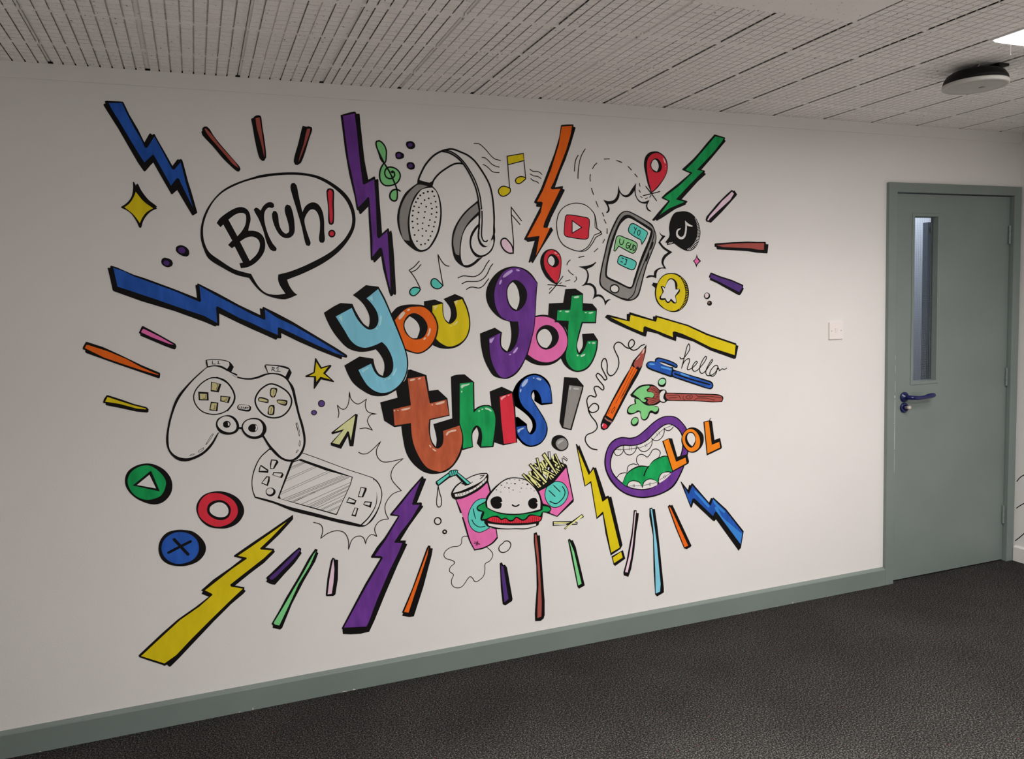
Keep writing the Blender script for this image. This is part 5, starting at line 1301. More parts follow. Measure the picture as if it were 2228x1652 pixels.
f 2 grey 16762,7620 16752,7604 16729,7599 16706,7608 16697,7627 16707,7643 16731,7648 16753,7638
f 2 grey 16322,7364 16311,7346 16286,7341 16261,7352 16251,7372 16262,7390 16288,7396 16313,7385
f 2 grey 16707,7402 16695,7377 16670,7369 16645,7383 16635,7410 16646,7434 16672,7442 16697,7429
f 2 grey 16925,7366 16918,7353 16904,7349 16891,7356 16885,7370 16891,7382 16905,7386 16919,7379
f 2 grey 15756,7342 15745,7323 15720,7318 15695,7329 15686,7349 15696,7367 15721,7373 15746,7362
f 2 grey 16133,7294 16127,7284 16113,7281 16100,7287 16094,7298 16100,7308 16114,7311 16127,7305
f 2 grey 16623,7228 16609,7226 16590,7237 16578,7255 16579,7268 16593,7270 16612,7258 16624,7241
f 2 grey 17139,7316 17122,7314 17101,7326 17087,7346 17090,7361 17106,7364 17127,7352 17141,7332
f 2 grey 17296,7201 17276,7197 17251,7209 17237,7232 17242,7251 17262,7256 17286,7243 17300,7221
f 2 grey 16404,7814 16395,7802 16372,7799 16349,7807 16340,7821 16350,7833 16373,7835 16395,7828
f 2 grey 16182,7837 16171,7819 16146,7814 16122,7824 16112,7845 16123,7863 16148,7868 16173,7858
f 2 grey 16796,7748 16785,7734 16759,7731 16734,7739 16724,7756 16735,7770 16760,7773 16786,7764
S eye|
f 2 black 15533,7184 15722,7102 15780,6928! 15683,6893! 15755,6839! 15708,6677 15531,6637 15343,6720 15245,6914 15276,7092
S eye|
f 2 black 17227,6925 17357,6870 17413,6724! 17336,6696! 17410,6631! 17363,6482 17212,6431 17050,6503 16962,6668 17011,6848
S mouth|
l 2 black 62 16231,6723 16304,6668 16433,6647 16538,6696
S lettuce|
f 3 green_leaf 15003,6957! 15044,6756 15306,6573 15715,6386 16291,6270 16911,6257 17607,6328 17646,6510! 17911,6432 18009,6327 17906,6236 17639,6262 17517,6090! 17369,6124 17172,6194 16975,6203 16840,6080 16707,6034 16546,6116 16386,6197 16220,6079 16059,6099 15901,6211 15708,6189 15553,6330 15235,6338 15043,6271 14838,6281! 14922,6437 14959,6584! 14804,6663 14658,6771 14780,6877
S patty|
f 4 red_patty 15072,6206! 15201,6282 15393,6304 15582,6235 15706,6113 15900,6165 16057,6023 16250,6014 16400,6134 16544,6039 16705,5967 16870,6014 17006,6137 17269,6120 17565,6022! 17494,5875! 16997,5859 16345,5910 15702,6006 15290,6103
S patty_lines|
L 5 black 16 15296,6255 15307,6116
L 5 black 16 15392,6273 15401,6089
L 5 black 16 15486,6247 15496,6062
L 5 black 16 15580,6189 15591,6035
L 5 black 16 15689,6099 15696,6013
L 5 black 16 15801,6101 15808,5993
L 5 black 16 15899,6119 15903,5975
L 5 black 16 15993,6046 16000,5956
L 5 black 16 16104,6002 16112,5942
L 5 black 17 16217,5987 16225,5928
L 5 black 17 16316,6037 16322,5916
L 5 black 17 16415,6086 16419,5907
L 5 black 17 16511,6028 16517,5898
L 5 black 17 16623,5968 16631,5889
L 5 black 17 16737,5938 16745,5881
L 5 black 17 16836,5972 16843,5875
L 5 black 17 16937,6052 16942,5872
L 5 black 17 17038,6118 17040,5869
L 5 black 17 17137,6112 17140,5869
L 5 black 17 17236,6100 17239,5869
L 5 black 17 17334,6075 17338,5869
L 5 black 17 17433,6044 17438,5876
S bottom_bun|
f 6 wall 15092,6058! 15540,5950 16180,5838 16830,5772 17309,5767! 17306,5680! 16826,5633 16338,5695 16015,5721 15536,5819 15127,5962!
M fries_box|pink box of fries with a teal smiley face|2
F 0 black 17417,7219 18211,7568 18801,8162 18853,8204 19154,6617 19135,6525 18335,5943 17837,6176 17647,6541
S box_front|
F 1 pink_cup 17466,7167 17869,7325 18209,7506 18817,8098 19096,6640 18320,5992 18020,6138 17681,6569 17590,6890
L 2 black 21 17499,7195 18800,8100
S smiley|
f 3 teal_bright 18378,7525 18679,7393 18875,7058 18850,6778 18621,6490 18279,6373 18013,6467 17819,6739 17767,7025 17869,7325 18108,7485
c 4 black 34 18378,7525 18679,7393 18875,7058 18850,6778 18621,6490 18279,6373 18013,6467 17819,6739 17767,7025 17869,7325 18108,7485
L 5 black 40 17965,7159 18242,6872
L 6 black 40 18189,7368 18491,7054
l 7 black 43 18608,7266 18722,7075 18699,6858 18524,6658 18284,6545 18002,6672
S fries_gap|
F 8 black 16802,8046 16718,7971 17441,7167 17867,7312 18208,7493 18820,8095 18853,8188 18787,8257 18553,8358 18327,8736 18157,8644 18086,8481 17973,8631 17812,8823 17710,8733 17804,8539 17654,8507 17585,8436 17521,8489 17468,8655 17393,8624 17420,8422 17322,8447 17253,8346 17140,8419 17056,8365 17214,8135 17131,8112 17032,8092 17045,7983 16946,7947
S fry|
F 9 fry 16954,7946 17045,7968 17400,7574 17355,7545
S fry|
F 9 fry 17542,8397 17628,8408 17768,8177 17700,8149
S fry|
F 9 fry 17766,8563 17811,8575 17889,8425 17853,8405
S fry|
F 9 fry 18012,7831 18091,7844 18220,7720 18174,7681
S fry|
F 9 fry 18201,8028 18299,8051 18444,7915 18399,7875
S fry|
F 9 fry 18071,8262 18149,8261 18184,8133 18116,8126
S fry|
F 10 fry 17407,8264 17490,8267 17614,8068 17566,8033
S fry|
F 10 fry 17113,7709 17192,7721 17431,7471 17384,7433
S fry|
F 11 fry 17065,8396 17157,8409 17889,7551 17777,7494
S fry|
F 12 fry 17673,8754 17825,8834 18381,7868 18317,7815
S fry|
F 12 fry 16730,7974 16830,8031 17424,7284 17373,7274
S fry|
F 13 fry 17377,8637 17502,8649 17665,7953 17561,8019
S fry|
F 13 wall 17956,8877 18071,8871 18087,8513 18019,8517
S fry|
F 13 fry 18134,8644 18240,8669 18247,8498 18168,8518
S fry|
F 14 fry 18247,8731 18349,8748 18628,8073 18564,8089
S fry|
F 14 fry 17617,8489 17707,8516 17883,8148 17818,8147
S fry|
F 13 fry 17035,8071 17127,8103 17182,7911 17117,7911
S fry|
F 14 fry 17239,8082 17318,8068 17540,7752 17457,7749
S fry|
F 15 fry 17210,7909 17599,7637 17558,7617 17203,7870
S fry|
F 16 fry 17270,7776 17607,7392 17528,7355 17394,7591
S fry|
F 13 fry 17677,8062 17901,7976 17858,7840 17697,7967
S fry|
F 14 wall 17691,7965 17861,7799 17840,7695 17694,7880
S fry|
F 15 fry 17787,8129 18304,7795 18249,7793 17771,8089
S fry|
F 16 fry 17972,7844 18101,7645 18058,7644 17962,7793
S fry|
F 17 fry 17912,7958 17980,7947 17883,7632 17849,7654
S fry|
F 15 fry 17857,8411 17949,8369 17883,8222 17836,8305
S fry|
F 16 wall 17931,8188 18022,8175 17981,8072 17935,8078
S fry|
F 15 fry 18209,8506 18438,8297 18411,8258 18179,8449
S fry|
F 16 fry 18277,8306 18364,8271 18328,8162 18269,8243
S fry|
F 15 fry 18406,8216 18498,8194 18467,8087 18389,8139
S fry|
F 16 fry 18314,8123 18528,7983 18498,7962 18306,8073
S fry|
F 16 wall 18134,8081 18227,7944 18166,7941 18079,8008
S fry|
F 14 fry 17280,8399 17327,8436 17422,8318 17394,8282
S fry|
F 15 wall 17287,8300 17449,8193 17475,8136 17280,8262
S fry|
F 9 wall 18700,8599 18903,8460 18850,8382 18670,8541
S fry|
F 15 wall 18620,8537 18666,8535 18722,8233 18665,8330
S fry|
F 16 fry 18581,8259 18632,8261 18712,8158 18660,8156
S fry|
F 15 fry 17645,8170 17732,8137 17740,8081 17669,8096
S fry|
F 16 fry 17071,7780 17208,7745 17249,7668 17162,7685
S fry|
F 17 fry 17263,7591 17366,7557 17390,7481 17293,7554
S fry|
F 17 fry 17391,7439 17494,7371 17483,7317 17419,7386
S fry|
F 12 fry 17661,7580 17770,7498 17718,7446 17682,7479
S fry|
C 18 black 33 17057,8381 17140,8434 17909,7553 17807,7486
S fry|
C 19 black 38 17686,8753 17813,8846 18396,7860 18335,7804
S fry|
C 20 black 31 17393,8640 17484,8654 17662,7951 17573,8021
S fry|
C 20 black 29 17963,8875 18060,8873 18086,8496 18012,8519
S fry|
C 20 black 32 18252,8736 18336,8748 18629,8054 18562,8084
S fry|
C 21 black 29 16726,7978 16801,8039 17419,7273 17369,7271
S fry|
L 21 black 26 18695,8609 18894,8457 18859,8391 18684,8532
S fry|
L 22 black 25 18625,8545 18678,8299
M loose_fries|two loose crossed fries below the fries box|0
F 0 black 18111,5773 18669,5703 19044,5666 19534,5923 19628,5816 19606,5755 19181,5649 19324,5568 19298,5476 18937,5505 18710,5319 18643,5385 18835,5518 18105,5563
S fry|
F 1 fry 18154,5730 18667,5659 18940,5625 18802,5592 18496,5608 18159,5660
S fry|
F 2 fry 19077,5614 19515,5878 19583,5822 19548,5779 18711,5360 18677,5387
S fry|
F 3 wall 18158,5635 18768,5574 18733,5538 18157,5598
S fry|
F 3 wall 19145,5590 19283,5557 19264,5521 19075,5535
M bubble_ring|larger of two ringed bubbles left of the drinks cup|0
c 0 black 47 13050,6413 13028,6341 12973,6294 12900,6283 12829,6312 12778,6372 12762,6449 12784,6520 12839,6567 12911,6578 12983,6550 13033,6489
M bubble_ring|smaller of two ringed bubbles left of the drinks cup|0
c 0 black 55 13265,5930 13240,5880 13184,5866 13129,5895 13108,5950 13133,5999 13189,6014 13244,5985
M spilled_puddle|outlined puddle spilling behind the foot of the drinks cup|-2
c 0 black 32 14208,5600 14049,5636 13936,5589 13895,5346 13780,5253 13463,5250 13206,5130 13111,4958 13193,4807 13504,4655 13569,4552 13367,4395 13344,4212 13497,4064 13403,3829 13432,3606 13650,3463 13875,3507 14210,3863 14336,3782 14443,3608 14623,3643 14824,3802 14899,4076 14924,4325 15140,4420 15279,4653 15219,4820 15029,5020 14650,5338
M bubble_ring|oval ring bubble right of the puddle|0
l 0 black 39 15740,5097 15826,5180 16025,5154 16114,5014 16048,4832 15877,4713 15678,4718 15566,4835 15587,4991 15774,5124
M dash|short purple dash right of the puddle|0
F 0 black 15579,4246 15664,4288 15742,4143 15809,4159 15905,4023 16117,2595 16091,2503 15784,2360 15653,2430 15594,3176
S fill|
F 1 purple_dark 15643,4157 15740,4079 15927,2626 15739,2496 15677,3163 15631,3809
M dash|long brown dash below the burger|0
F 0 black 17195,5350 17333,5390 17374,5237 17483,5223 17492,4957 17623,2271 17604,1618 17548,1463 17407,1389 17148,1417 17141,1761 17261,2916 17272,3888 17185,4998
S fill|
F 1 brown_red 17251,5279 17313,5287 17381,4681 17439,3702 17483,2228 17447,1579 17255,1539 17267,1936 17352,3065 17316,4206 17249,4861
M dash|mint green dash right of the long brown one|0
F 0 black 18825,4844 18904,4892 18980,4797 19061,4796 19195,4466 19599,2651 19308,2547 19239,2641 18987,3968
S fill|
F 1 mint 18885,4819 19102,4281 19440,2759 19276,2701 19027,4127
M lightning_bolt|yellow lightning bolt with a separate square tip, right of the fries|0
F 0 black 19317,9105 19357,9095 19444,8968 19485,9036 19992,7775 20137,7997 20188,7938 20285,7946 20733,6578 20876,6610 20916,6539 21026,6545 21549,4242 21442,4069 20940,3839 20696,4898 20572,5784 20264,5601 20157,6258 20000,7282 19705,7143 19415,8592
F 1 black 20980,3796 21565,4003 21682,3584 21156,3320 21075,3389
S fill|
F 2 yellow_vivid 19402,8864 19917,7637 20155,7886 20565,6350 20833,6493 21401,4139 20963,3967 20595,5911 20534,5882 20286,5690 20030,7370 19738,7201 19489,8405
F 3 yellow_vivid 21041,3731 21468,3934 21546,3660 21097,3460
M open_mouth|open laughing mouth with purple lips, braces and a green tongue|0
f 0 black 24085,9985 24502,9884 24822,9607 25046,9308 25171,8875 25131,8257 24960,7707 24692,7168 24294,6644 23678,6374 23040,6277 22474,6313 21855,6522 21400,6821 21012,7246 20780,7707 20705,8122 20768,8523 20957,8912 21234,9132 21601,9209 22060,9142 22402,9195 22843,9461 23224,9733 23670,9947
S lips|
f 1 purple_lips 24085,9943 24469,9844 24789,9568 24981,9314 25106,8881 25066,8263 24895,7714 24627,7203 24231,6708 23647,6433 23041,6347 22475,6383 21887,6574 21431,6872 21074,7295 20841,7728 20774,8115 20828,8517 21002,8881 21263,9075 21600,9155 22090,9085 22432,9152 22873,9417 23255,9690 23701,9903
S mouth_inside|
f 2 black 24080,9624 24400,9501 24687,9254 24845,8903 24839,8425 24703,8015 24405,7592 24012,7210 23558,6892 23015,6671 22480,6680 21862,6880 21498,7140 21169,7476 21009,7820 20986,8149 21131,8570 21348,8768 21655,8850 22085,8798 22519,8828 22928,8985 23279,9259 23728,9555
f 3 wall 24079,9582 24367,9462 24622,9231 24780,8909 24774,8431 24638,8021 24340,7599 23980,7241 23527,6938 22984,6731 22481,6735 21894,6932 21529,7178 21215,7512 21061,7815 21047,8143 21176,8512 21377,8711 21654,8795 22084,8751 22550,8784 22959,8941 23310,9215 23759,9511
S tooth|
l 4 black 40 21192,8565 21280,8421 21432,8379 21586,8447 21680,8574 21700,8818
l 5 black 40 21705,8599 21800,8427 22014,8352 22201,8417 22328,8570 22393,8757
l 6 black 41 22423,8671 22575,8492 22793,8439 23015,8535 23160,8743 23180,8991
l 7 black 41 23149,9021 23242,8930 23463,8883 23687,9003 23818,9214 23821,9436
l 8 black 41 23821,9408 23979,9306 24172,9324 24318,9452
l 9 black 23 21285,8665 21651,8632 22081,8625 22453,8627 22830,8718 23147,8883 23467,9160 23789,9383 24239,9528
L 10 black 20 21408,8736 21421,8625
L 10 black 20 21500,8741 21521,8575
L 10 black 20 21623,8798 21626,8634
L 10 black 20 21991,8738 21994,8573
L 10 black 20 22099,8728 22098,8536
L 10 black 20 22331,8735 22328,8597
L 10 black 20 22799,8775 22844,8633
L 11 black 20 22878,8796 22923,8668
L 10 black 20 23421,9220 23466,9091
L 10 black 21 23533,9293 23594,9136
S tongue|
f 5 black 21589,7075! 21781,7468 22063,7687 22470,7812 22782,7781 22970,7729! 23194,7963 23514,8099 23961,8127 24278,7774 24405,7592! 24239,7313! 24014,7350 23693,7327 23530,7120 23494,6843! 23306,7031 22991,7120 22737,7008 22638,6740! 22486,7007 22208,7120 21959,7091 21831,6884!
f 6 green_tongue 21619,7072! 21812,7451 22093,7642 22500,7754 22781,7731 22938,7696! 23226,7932 23545,8055 23961,8085 24214,7780 24308,7602! 24208,7359! 23918,7402 23629,7333 23482,7125 23431,6934! 23212,7111 22960,7157 22706,7039 22608,6827! 22487,7062 22177,7164 21929,7122 21802,6942!
l 7 black 64 22970,7729 22841,7581 22727,7329
S tooth|
f 7 wall 21863,6936! 21989,7060 22176,7090 22392,7003 22528,6739! 22171,6805
f 7 wall 22669,6723! 22767,6949 22990,7079 23210,7013 23430,6822! 23047,6724
f 7 wall 23526,6882! 23594,7113 23789,7303 24046,7319 24158,7265! 23881,7055
l 7 black 40 21288,7354 21475,7527 21691,7559 21860,7537
l 8 black 40 21845,7599 21912,7840 22161,7925 22377,7862
L 8 black 20 21925,6929 22593,6870
L 9 black 20 22143,6975 22147,6850
L 9 black 20 22205,6982 22215,6856
L 8 black 21 22687,6874 23384,6939
L 9 black 21 22988,6967 23004,6812
L 9 black 21 23051,6974 23068,6819
L 8 black 21 23529,7036 24110,7284
L 9 black 21 23755,7208 23792,7078
L 10 black 21 23820,7244 23875,7106
S uvula|
l 11 black 41 22470,7826 22349,8017 22384,8234 22573,8327 22759,8268 22914,8170 23074,8308 23203,8476 23425,8492 23597,8342 23563,8178 23481,8047
M lettering|orange letters LOL coming out of the open mouth|3
S letter|
F 0 black 23710,8834 24070,8947 24246,8913 24508,8033 24998,8100 25063,8066 25148,7746 25107,7651 24240,7341
F 1 orange_letter 23780,8828 24053,8901 24440,7800 24947,7949 25009,7688 24257,7410
S letter|
f 2 black 25374,9344 25669,9229 25932,8952 25961,8637 25825,8364 25525,8164 25261,8160 25001,8297 24776,8600 24740,8856 24848,9128 25079,9306
f 3 orange_letter 25209,9281 25471,9189 25699,8915 25762,8597 25659,8322 25360,8202 25131,8257 24905,8504 24795,8767 24814,8990 24979,9201
f 4 black 25208,9140 25436,9050 25532,8759 25463,8510 25297,8389 25101,8486 24947,8725 24977,9005
f 5 wall 25223,9091 25403,9011 25499,8734 25331,8451! 25168,8593 25056,8829 25091,9023
S letter|
F 3 black 25965,9559 26305,9604 26438,9551 26564,8641 26886,8714 26983,8260 26949,8191 26138,7942
F 4 orange_letter 26021,9527 26254,9556 26411,8426 26833,8532 26882,8255 26172,8033
L 4 black 33 26298,9604 26366,9698
M pencil|orange pencil with a red tip drawing a curly line|0
F 0 black 22967,13320 22924,12973 22713,12316 22506,11946 21988,11215 21213,9986 21050,9809 20905,9647 20710,9584 20572,9674 20559,9864 20688,10169 20797,10318 21199,10983 21712,11771 22080,12255 22266,12625 22597,12925
S barrel|
F 1 orange_pencil 22475,12202 22252,11865 21771,11103 21144,10055 20848,10251 21160,10796 21783,11703 22190,12376 22332,12305
L 2 black 20 22297,12338 21336,10753
L 3 black 20 22404,12269 21589,10956
L 4 black 20 22474,12170 21662,11047
L 2 black 20 21047,10489 20937,10308
C 2 black 22 21153,10481 21279,10598 21296,10534 21167,10322 21097,10343
S sharpened_wood|
F 4 brown_wood 22744,13076 22909,13164 22732,12379 22566,12260 22514,12358 22368,12271 22281,12434 22338,12589 22559,12832
F 5 wood_pale 22800,13121 22873,13150 22815,12946 22705,12904
F 5 wood_pale 22558,12800 22649,12827 22447,12647 22374,12619
S tip|
f 1 black 20647,9920 20718,9930 20891,9774 20872,9713 20711,9631 20608,9702
f 2 red_vivid 20700,9910 20890,9759 20782,9657 20660,9698 20627,9796
f 3 pink_pale 20665,9903 20699,9884 20644,9763 20617,9796
S ferrule|
F 2 brown_grey2 20776,10178 20897,10074 21124,9961 21105,9890 20860,10014 20757,10116
M curly_line|curly hand-drawn line looping down from the pencil point|0
l 0 black 52 22858,13325 22675,13270 22492,13136 22275,13092 22080,13217 22049,13423 22213,13573 22354,13441 22279,13287 22098,13185 21885,13257 21675,13439 21463,13479 21301,13299 21384,13045 21519,12757 21512,12412 21293,12078 21080,12012 20943,12192 20950,12504 20851,12790 20710,12704 20669,12426 20802,12138 20919,11881 20830,11823 20659,12021 20454,12157 20382,12068 20516,11842 20754,11546 20715,11392 20475,11564 20283,11545 20314,11355 20379,11164 20325,11105 20050,11186 19908,11009 19936,10757 20016,10502 20205,10425 20451,10532 20456,10720 20249,10829 20038,10688 19966,10568 20098,10277 20334,9976 20381,9721 20185,9548 19870,9449 19780,9269 19861,9042 20064,8835 20358,8739
M pen|blue pen with a clip lying below the word hello|0
f 0 black 23392,12527! 23393,12625 23535,12704 23733,12669 24130,12551 24471,12398 24591,12292 24555,12170 24454,12163 24368,12230! 24353,12181! 24367,12106! 25276,11806 26159,11529 26456,11410 26539,11252 26483,11104 26333,11067 25564,11313 24692,11616 24290,11764! 24232,11755! 23552,12003 23049,12203 22925,12332 22956,12476 23111,12554
S cap|
f 1 blue_pen 23447,12500 23463,12597 23563,12641 23732,12620 24129,12489 24442,12362 24542,12270 24498,12210 24369,12304 24127,12391 23674,12525 23602,12443! 24296,12159! 24219,11842! 23554,12077 23078,12274 22982,12377 23054,12496 23279,12508
f 2 wall 23616,12467! 23730,12461 24126,12317 24368,12217! 24125,12255 23842,12356
f 3 blue_pale2 23699,12290 23982,12226 24266,12124 24237,12076 23981,12152 23698,12229
f 2 blue_pale2 23081,12458 23278,12447 23389,12380 23108,12395
S barrel|
f 2 blue_pen 24380,12031 25276,11756 26158,11453 26426,11335 26454,11182 26304,11128 25565,11388 24693,11690 24334,11835
L 3 black 70 24436,11904 25274,11606 26335,11290
f 4 blue_pale2 24725,11937 25217,11747 25216,11710 24753,11849
M lettering|thin handwritten word hello above the pen|0
l 0 black 44 24720,12657 24762,12581 24878,12575 25084,12764 25232,12956 25263,13104 25206,13255 25133,13184 24997,12768 24890,12401 24794,12132! 24905,12375 25081,12540 25227,12558 25240,12457 25135,12189 25119,12065 25280,12081 25516,12218 25665,12386 25606,12426 25458,12296 25383,12125 25454,11971 25631,11987 25869,12174 26109,12438 26170,12599 26111,12627 25931,12422 25794,12128 25807,11902 25895,11834 26074,11912 26314,12176 26511,12418 26482,12470 26315,12277 26133,11959 26161,11756 26310,11709 26520,11760 26731,11926 26808,12099 26704,12181 26523,12089 26356,11871 26370,11718 26549,11683 26700,11826 26808,12074 26882,11917 27034,11998 27154,11953 27291,12009
M paintbrush|paintbrush with a brown handle, dripping green paint|0
f 0 black 22084,11090! 22309,11295 22590,11472 22981,11509 23317,11452 23625,11211! 23796,11229 23966,11164 23993,11063! 24683,11006 25266,10955 26152,10871 26751,10807 27023,10712 27098,10605 27020,10418! 26447,10445 25555,10558 24678,10631 24016,10689! 23929,10621 23786,10606 23644,10653! 23472,10554 23274,10518! 23358,10488 23528,10451 23577,10348 23523,10154 23380,10103 23212,10177 23099,10186! 23011,9995 22869,9870 22729,9881 22619,10000 22595,10199 22541,10301! 22317,10232 22067,10189 21917,10262 21912,10420 22048,10606 22325,10684! 22286,10809 22316,10929! 22138,11002!
S paint|
f 1 green_light 22223,11106! 22420,11288 22700,11417 23036,11445 23106,11416 23062,11345 22921,11256 22975,11166 23143,11143 23283,11085 23309,10960 23224,10892 22971,10933 22831,10906 22774,10849 22913,10790 22855,10708 22688,10756 22551,10888 22360,11023
f 2 green_light 22343,10902! 22523,10841 22742,10654 22964,10540 23274,10518! 23386,10449 23527,10414 23496,10280 23354,10216 23157,10305 23044,10239 22956,10048 22813,9924 22674,9971 22622,10147 22596,10297 22458,10356 22290,10270 22096,10260 21960,10344 22018,10510 22186,10620 22380,10655!
S bristles|
F 3 brown_brush 23148,11413 23373,11374 23596,11163 23617,10717 23303,10590 23049,10584 22939,10690 23025,10807 22886,10890 23308,10874 23352,10982 23256,11136 22976,11203 23090,11319
L 4 black 23 23259,11332 23595,11138
L 5 black 23 23146,11290 23608,11076
L 6 black 23 23369,11128 23608,11039
L 4 black 23 23395,11004 23607,10977
L 4 black 23 23393,10905 23606,10915
L 5 black 23 23082,10828 23619,10853
L 6 black 23 23080,10729 23618,10791
L 7 black 23 23135,10639 23617,10741
S ferrule|
f 8 wall 23738,11154 23909,11155 23820,10951 23803,10803 23901,10672 23758,10662 23645,10715 23606,10891 23637,11062
S handle|
f 1 brown_brush 23964,11015 24682,10948 25559,10873 26751,10756 27007,10662 27037,10558 26960,10461 26447,10483 25556,10596 24679,10669 24045,10737 23933,10869
l 2 black 23 24020,10937 24393,10912 24624,10897 24737,10715
l 2 black 23 25265,10880 25381,10796 25263,10691 25087,10703 25015,10796 25118,10852 25235,10831 25263,10767 25176,10773
l 3 black 23 24885,10855 24854,10732 24970,10661
l 2 black 24 25559,10860 25676,10777 26300,10735 26992,10612
l 3 black 23 25467,10614 25645,10690 26150,10656 26598,10537
l 3 black 23 24104,10807 24536,10803
S paint_drop|
f 4 black 23776,11769 23917,11724 23972,11584 23898,11366 23740,11339 23571,11411 23532,11586 23619,11717
f 5 green_pale 23760,11708 23902,11663 23929,11562 23828,11457 23685,11441 23573,11534 23618,11667
S paint_drop|
f 3 black 22369,10063 22474,9987 22469,9741 22362,9652 22223,9651 22100,9758 22103,9917 22216,10043
f 4 green_light 22369,10024 22445,9964 22435,9842 22294,9731 22169,9753 22130,9866 22230,10006
M lightning_bolt|blue lightning bolt under the open mouth, pointing at the door|0
F 0 black 24677,6840 24719,6836 25077,6401 25144,6635 25229,6607 25273,6695 25338,6681 26239,5671 26351,5873 26439,5848 26483,5888 27210,5236 28219,4018 28045,3191 27986,3179 27926,3079 26628,4805 26539,4729 26450,4758 25370,5772 25272,5541 25216,5540
S fill|
F 1 blue_bright 24865,6572 25117,6192 25315,6579 26325,5492 26460,5815 27165,5165 28150,3969 28033,3386 26675,5148 26587,5196 26453,4985 25416,5972 25307,5947 25218,5678 25029,6053
f 2 blue_light 28059,3942! 28127,3952! 28019,3426! 27426,4178 26807,4980 26545,5390 26678,5412 26984,4882 27429,4484
f 2 blue_light 25419,6307 25677,6129 26281,5459 26193,5432 25761,5895
f 3 blue_light 26460,5759 26723,5521 27164,5089 27075,5062 26721,5369
M dash|long pale pink dash beside the yellow bolt's tip|0
F 0 black 22168,5781 22310,5764 22308,5637 22430,5615 22383,5301 22272,4769 22153,3872 21975,3056 21826,2712 21585,2821 21567,2952 21739,3456 22048,4798
S fill|
F 1 pink_pale 22220,5720 22277,5714 22219,5248 22100,4317 21985,3603 21789,2919 21656,2957 21863,3620 22085,4611
M dash|long light blue dash right of the pale pink one|0
F 0 black 22987,5774 23131,5794 23151,5718 23275,5704 23406,4806 23514,3757 23695,1869 23692,1682 23332,1545 23221,1663 23165,2807 23151,4471 22980,5410
S fill|
F 1 sky 23048,5731 23122,5722 23203,5126 23352,4075 23458,2838 23522,2120 23483,1753 23251,1696 23248,2794 23176,4762
M dash|orange dash under the right end of the open mouth|0
F 0 black 23964,5751 24071,5819 24133,5768 24218,5795 25237,3708 25193,3658 24977,3574 24827,3633 24371,4683
S fill|
F 1 orange_vivid 24027,5725 24111,5678 24626,4613 25052,3733 24849,3686 24414,4714
M lightning_bolt|yellow lightning bolt under the ghost badge, above the word hello|0
F 0 black 20879,14619 20987,14720 21105,14706 21398,14634 21973,14469 21978,14722 22104,14739 22106,14807 22207,14778 23327,14436 23317,14575 23441,14571 23454,14624 23577,14588 25205,14120 26234,13683 27834,13162 27861,13077 27969,13033 27816,12445 27715,12427 26422,12880 25452,13347 24550,13618 24522,13402 23872,13629 23533,13787 23011,13914 22946,13682 22824,13697 21923,14076 21157,14417
S fill|
F 1 yellow 21161,14600 22109,14386 22175,14674 23480,14324 23545,14525 25141,14068 26168,13619 27807,13079 27750,12605 26424,13029 25518,13453 24881,13724 24440,13860 24345,13826 24361,13593 23627,13880 22893,14147 22819,14097 22797,13869 22105,14149
'''
SIDE = '''
M curved_lines||0
l 0 black 50 224,4552 396,4795 635,4996 1082,5284
l 0 black 50 241,3023 464,3218 678,3382 1152,3693
l 0 black 50 216,1129 485,1398 723,1670 1141,2154
'''
PAINT = dict(
    sky=(.237, .625, .80), orange=(.88, .150, .012), yellow=(.76, .60, .010), purple=(.150, .040, .290), pink=(.84, .175, .47),
    green=(.008, .36, .095), rust=(.53, .113, .048), red=(.74, .034, .060), blue=(.020, .100, .46), grey=(.29, .275, .265),
    black=(.006, .0052, .0052), teal=(.115, .66, .56), mint=(.225, .70, .28), green_light=(.225, .64, .245), green_pale=(.36, .80, .44),
    pink_pale=(.84, .62, .74), fry=(.82, .82, .34), cream=(.72, .74, .37), tan=(.64, .58, .29), lilac=(.58, .40, .80),
    brown=(.40, .088, .070), orange_letter=(.90, .245, .012), blue_pale2=(.10, .36, .80), sky_pale=(.42, .80, .90), orange_pale=(.88, .70, .58),
    yellow_pale=(.84, .74, .30), mint_pale=(.54, .82, .62), rust_pale=(.84, .57, .44), red_highlight=(.86, .44, .46), blue_pale=(.44, .56, .82),
    grey_pale=(.50, .50, .49), red_pale=(.84, .55, .52), green_soft=(.30, .68, .31), purple_dark=(.088, .035, .205), purple_dot=(.125, .068, .26),
    brown_grey=(.17, .10, .085), ferrule=(.38, .165, .145), wood_pale=(.82, .56, .48), tan_line=(.3, .25, .1), blue_light=(.045, .24, .68))
ALIAS = dict(red_dark='red', red_button='red', red_vivid='red', red_patty='red', orange_bright='orange', orange_vivid='orange', orange_pencil='orange',
    yellow_vivid='yellow', yellow_olive='yellow', purple_mid='purple', purple_bright='purple', purple_lips='purple', blue_face='blue', blue_button='blue',
    blue_bright='blue', blue_pen='blue', green_dark='green', green_face='green', green_button='green', green_leaf='green', green_tongue='green',
    brown_dark='brown', brown_red='brown', brown_wood='brown', brown_brush='brown', pink_face='pink', pink_cup='pink', pink_mid='pink',
    teal_bright='teal', grey_phone='grey', grey_mid='grey', brown_grey2='ferrule')
PM = {}
def paint(n):
    n = ALIAS.get(n, n)
    if n == 'wall': return M_WALL
    if n not in PM:
        c = PAINT[n]; k = 0.0 if n == 'black' else (0.22 if n in ('blue', 'green', 'purple', 'rust') else 0.07)
        PM[n] = principled('paint_' + n, c, 0.6, 0.12)
        if k: noise_color(PM[n], [(0.3, scl(c, 1 - k)), (0.7, tuple(min(0.95, v * (1 + k) + 0.02 * k) for v in c))], 14, 4, stretch=(2.0, 1, 0.6))
    return PM[n]
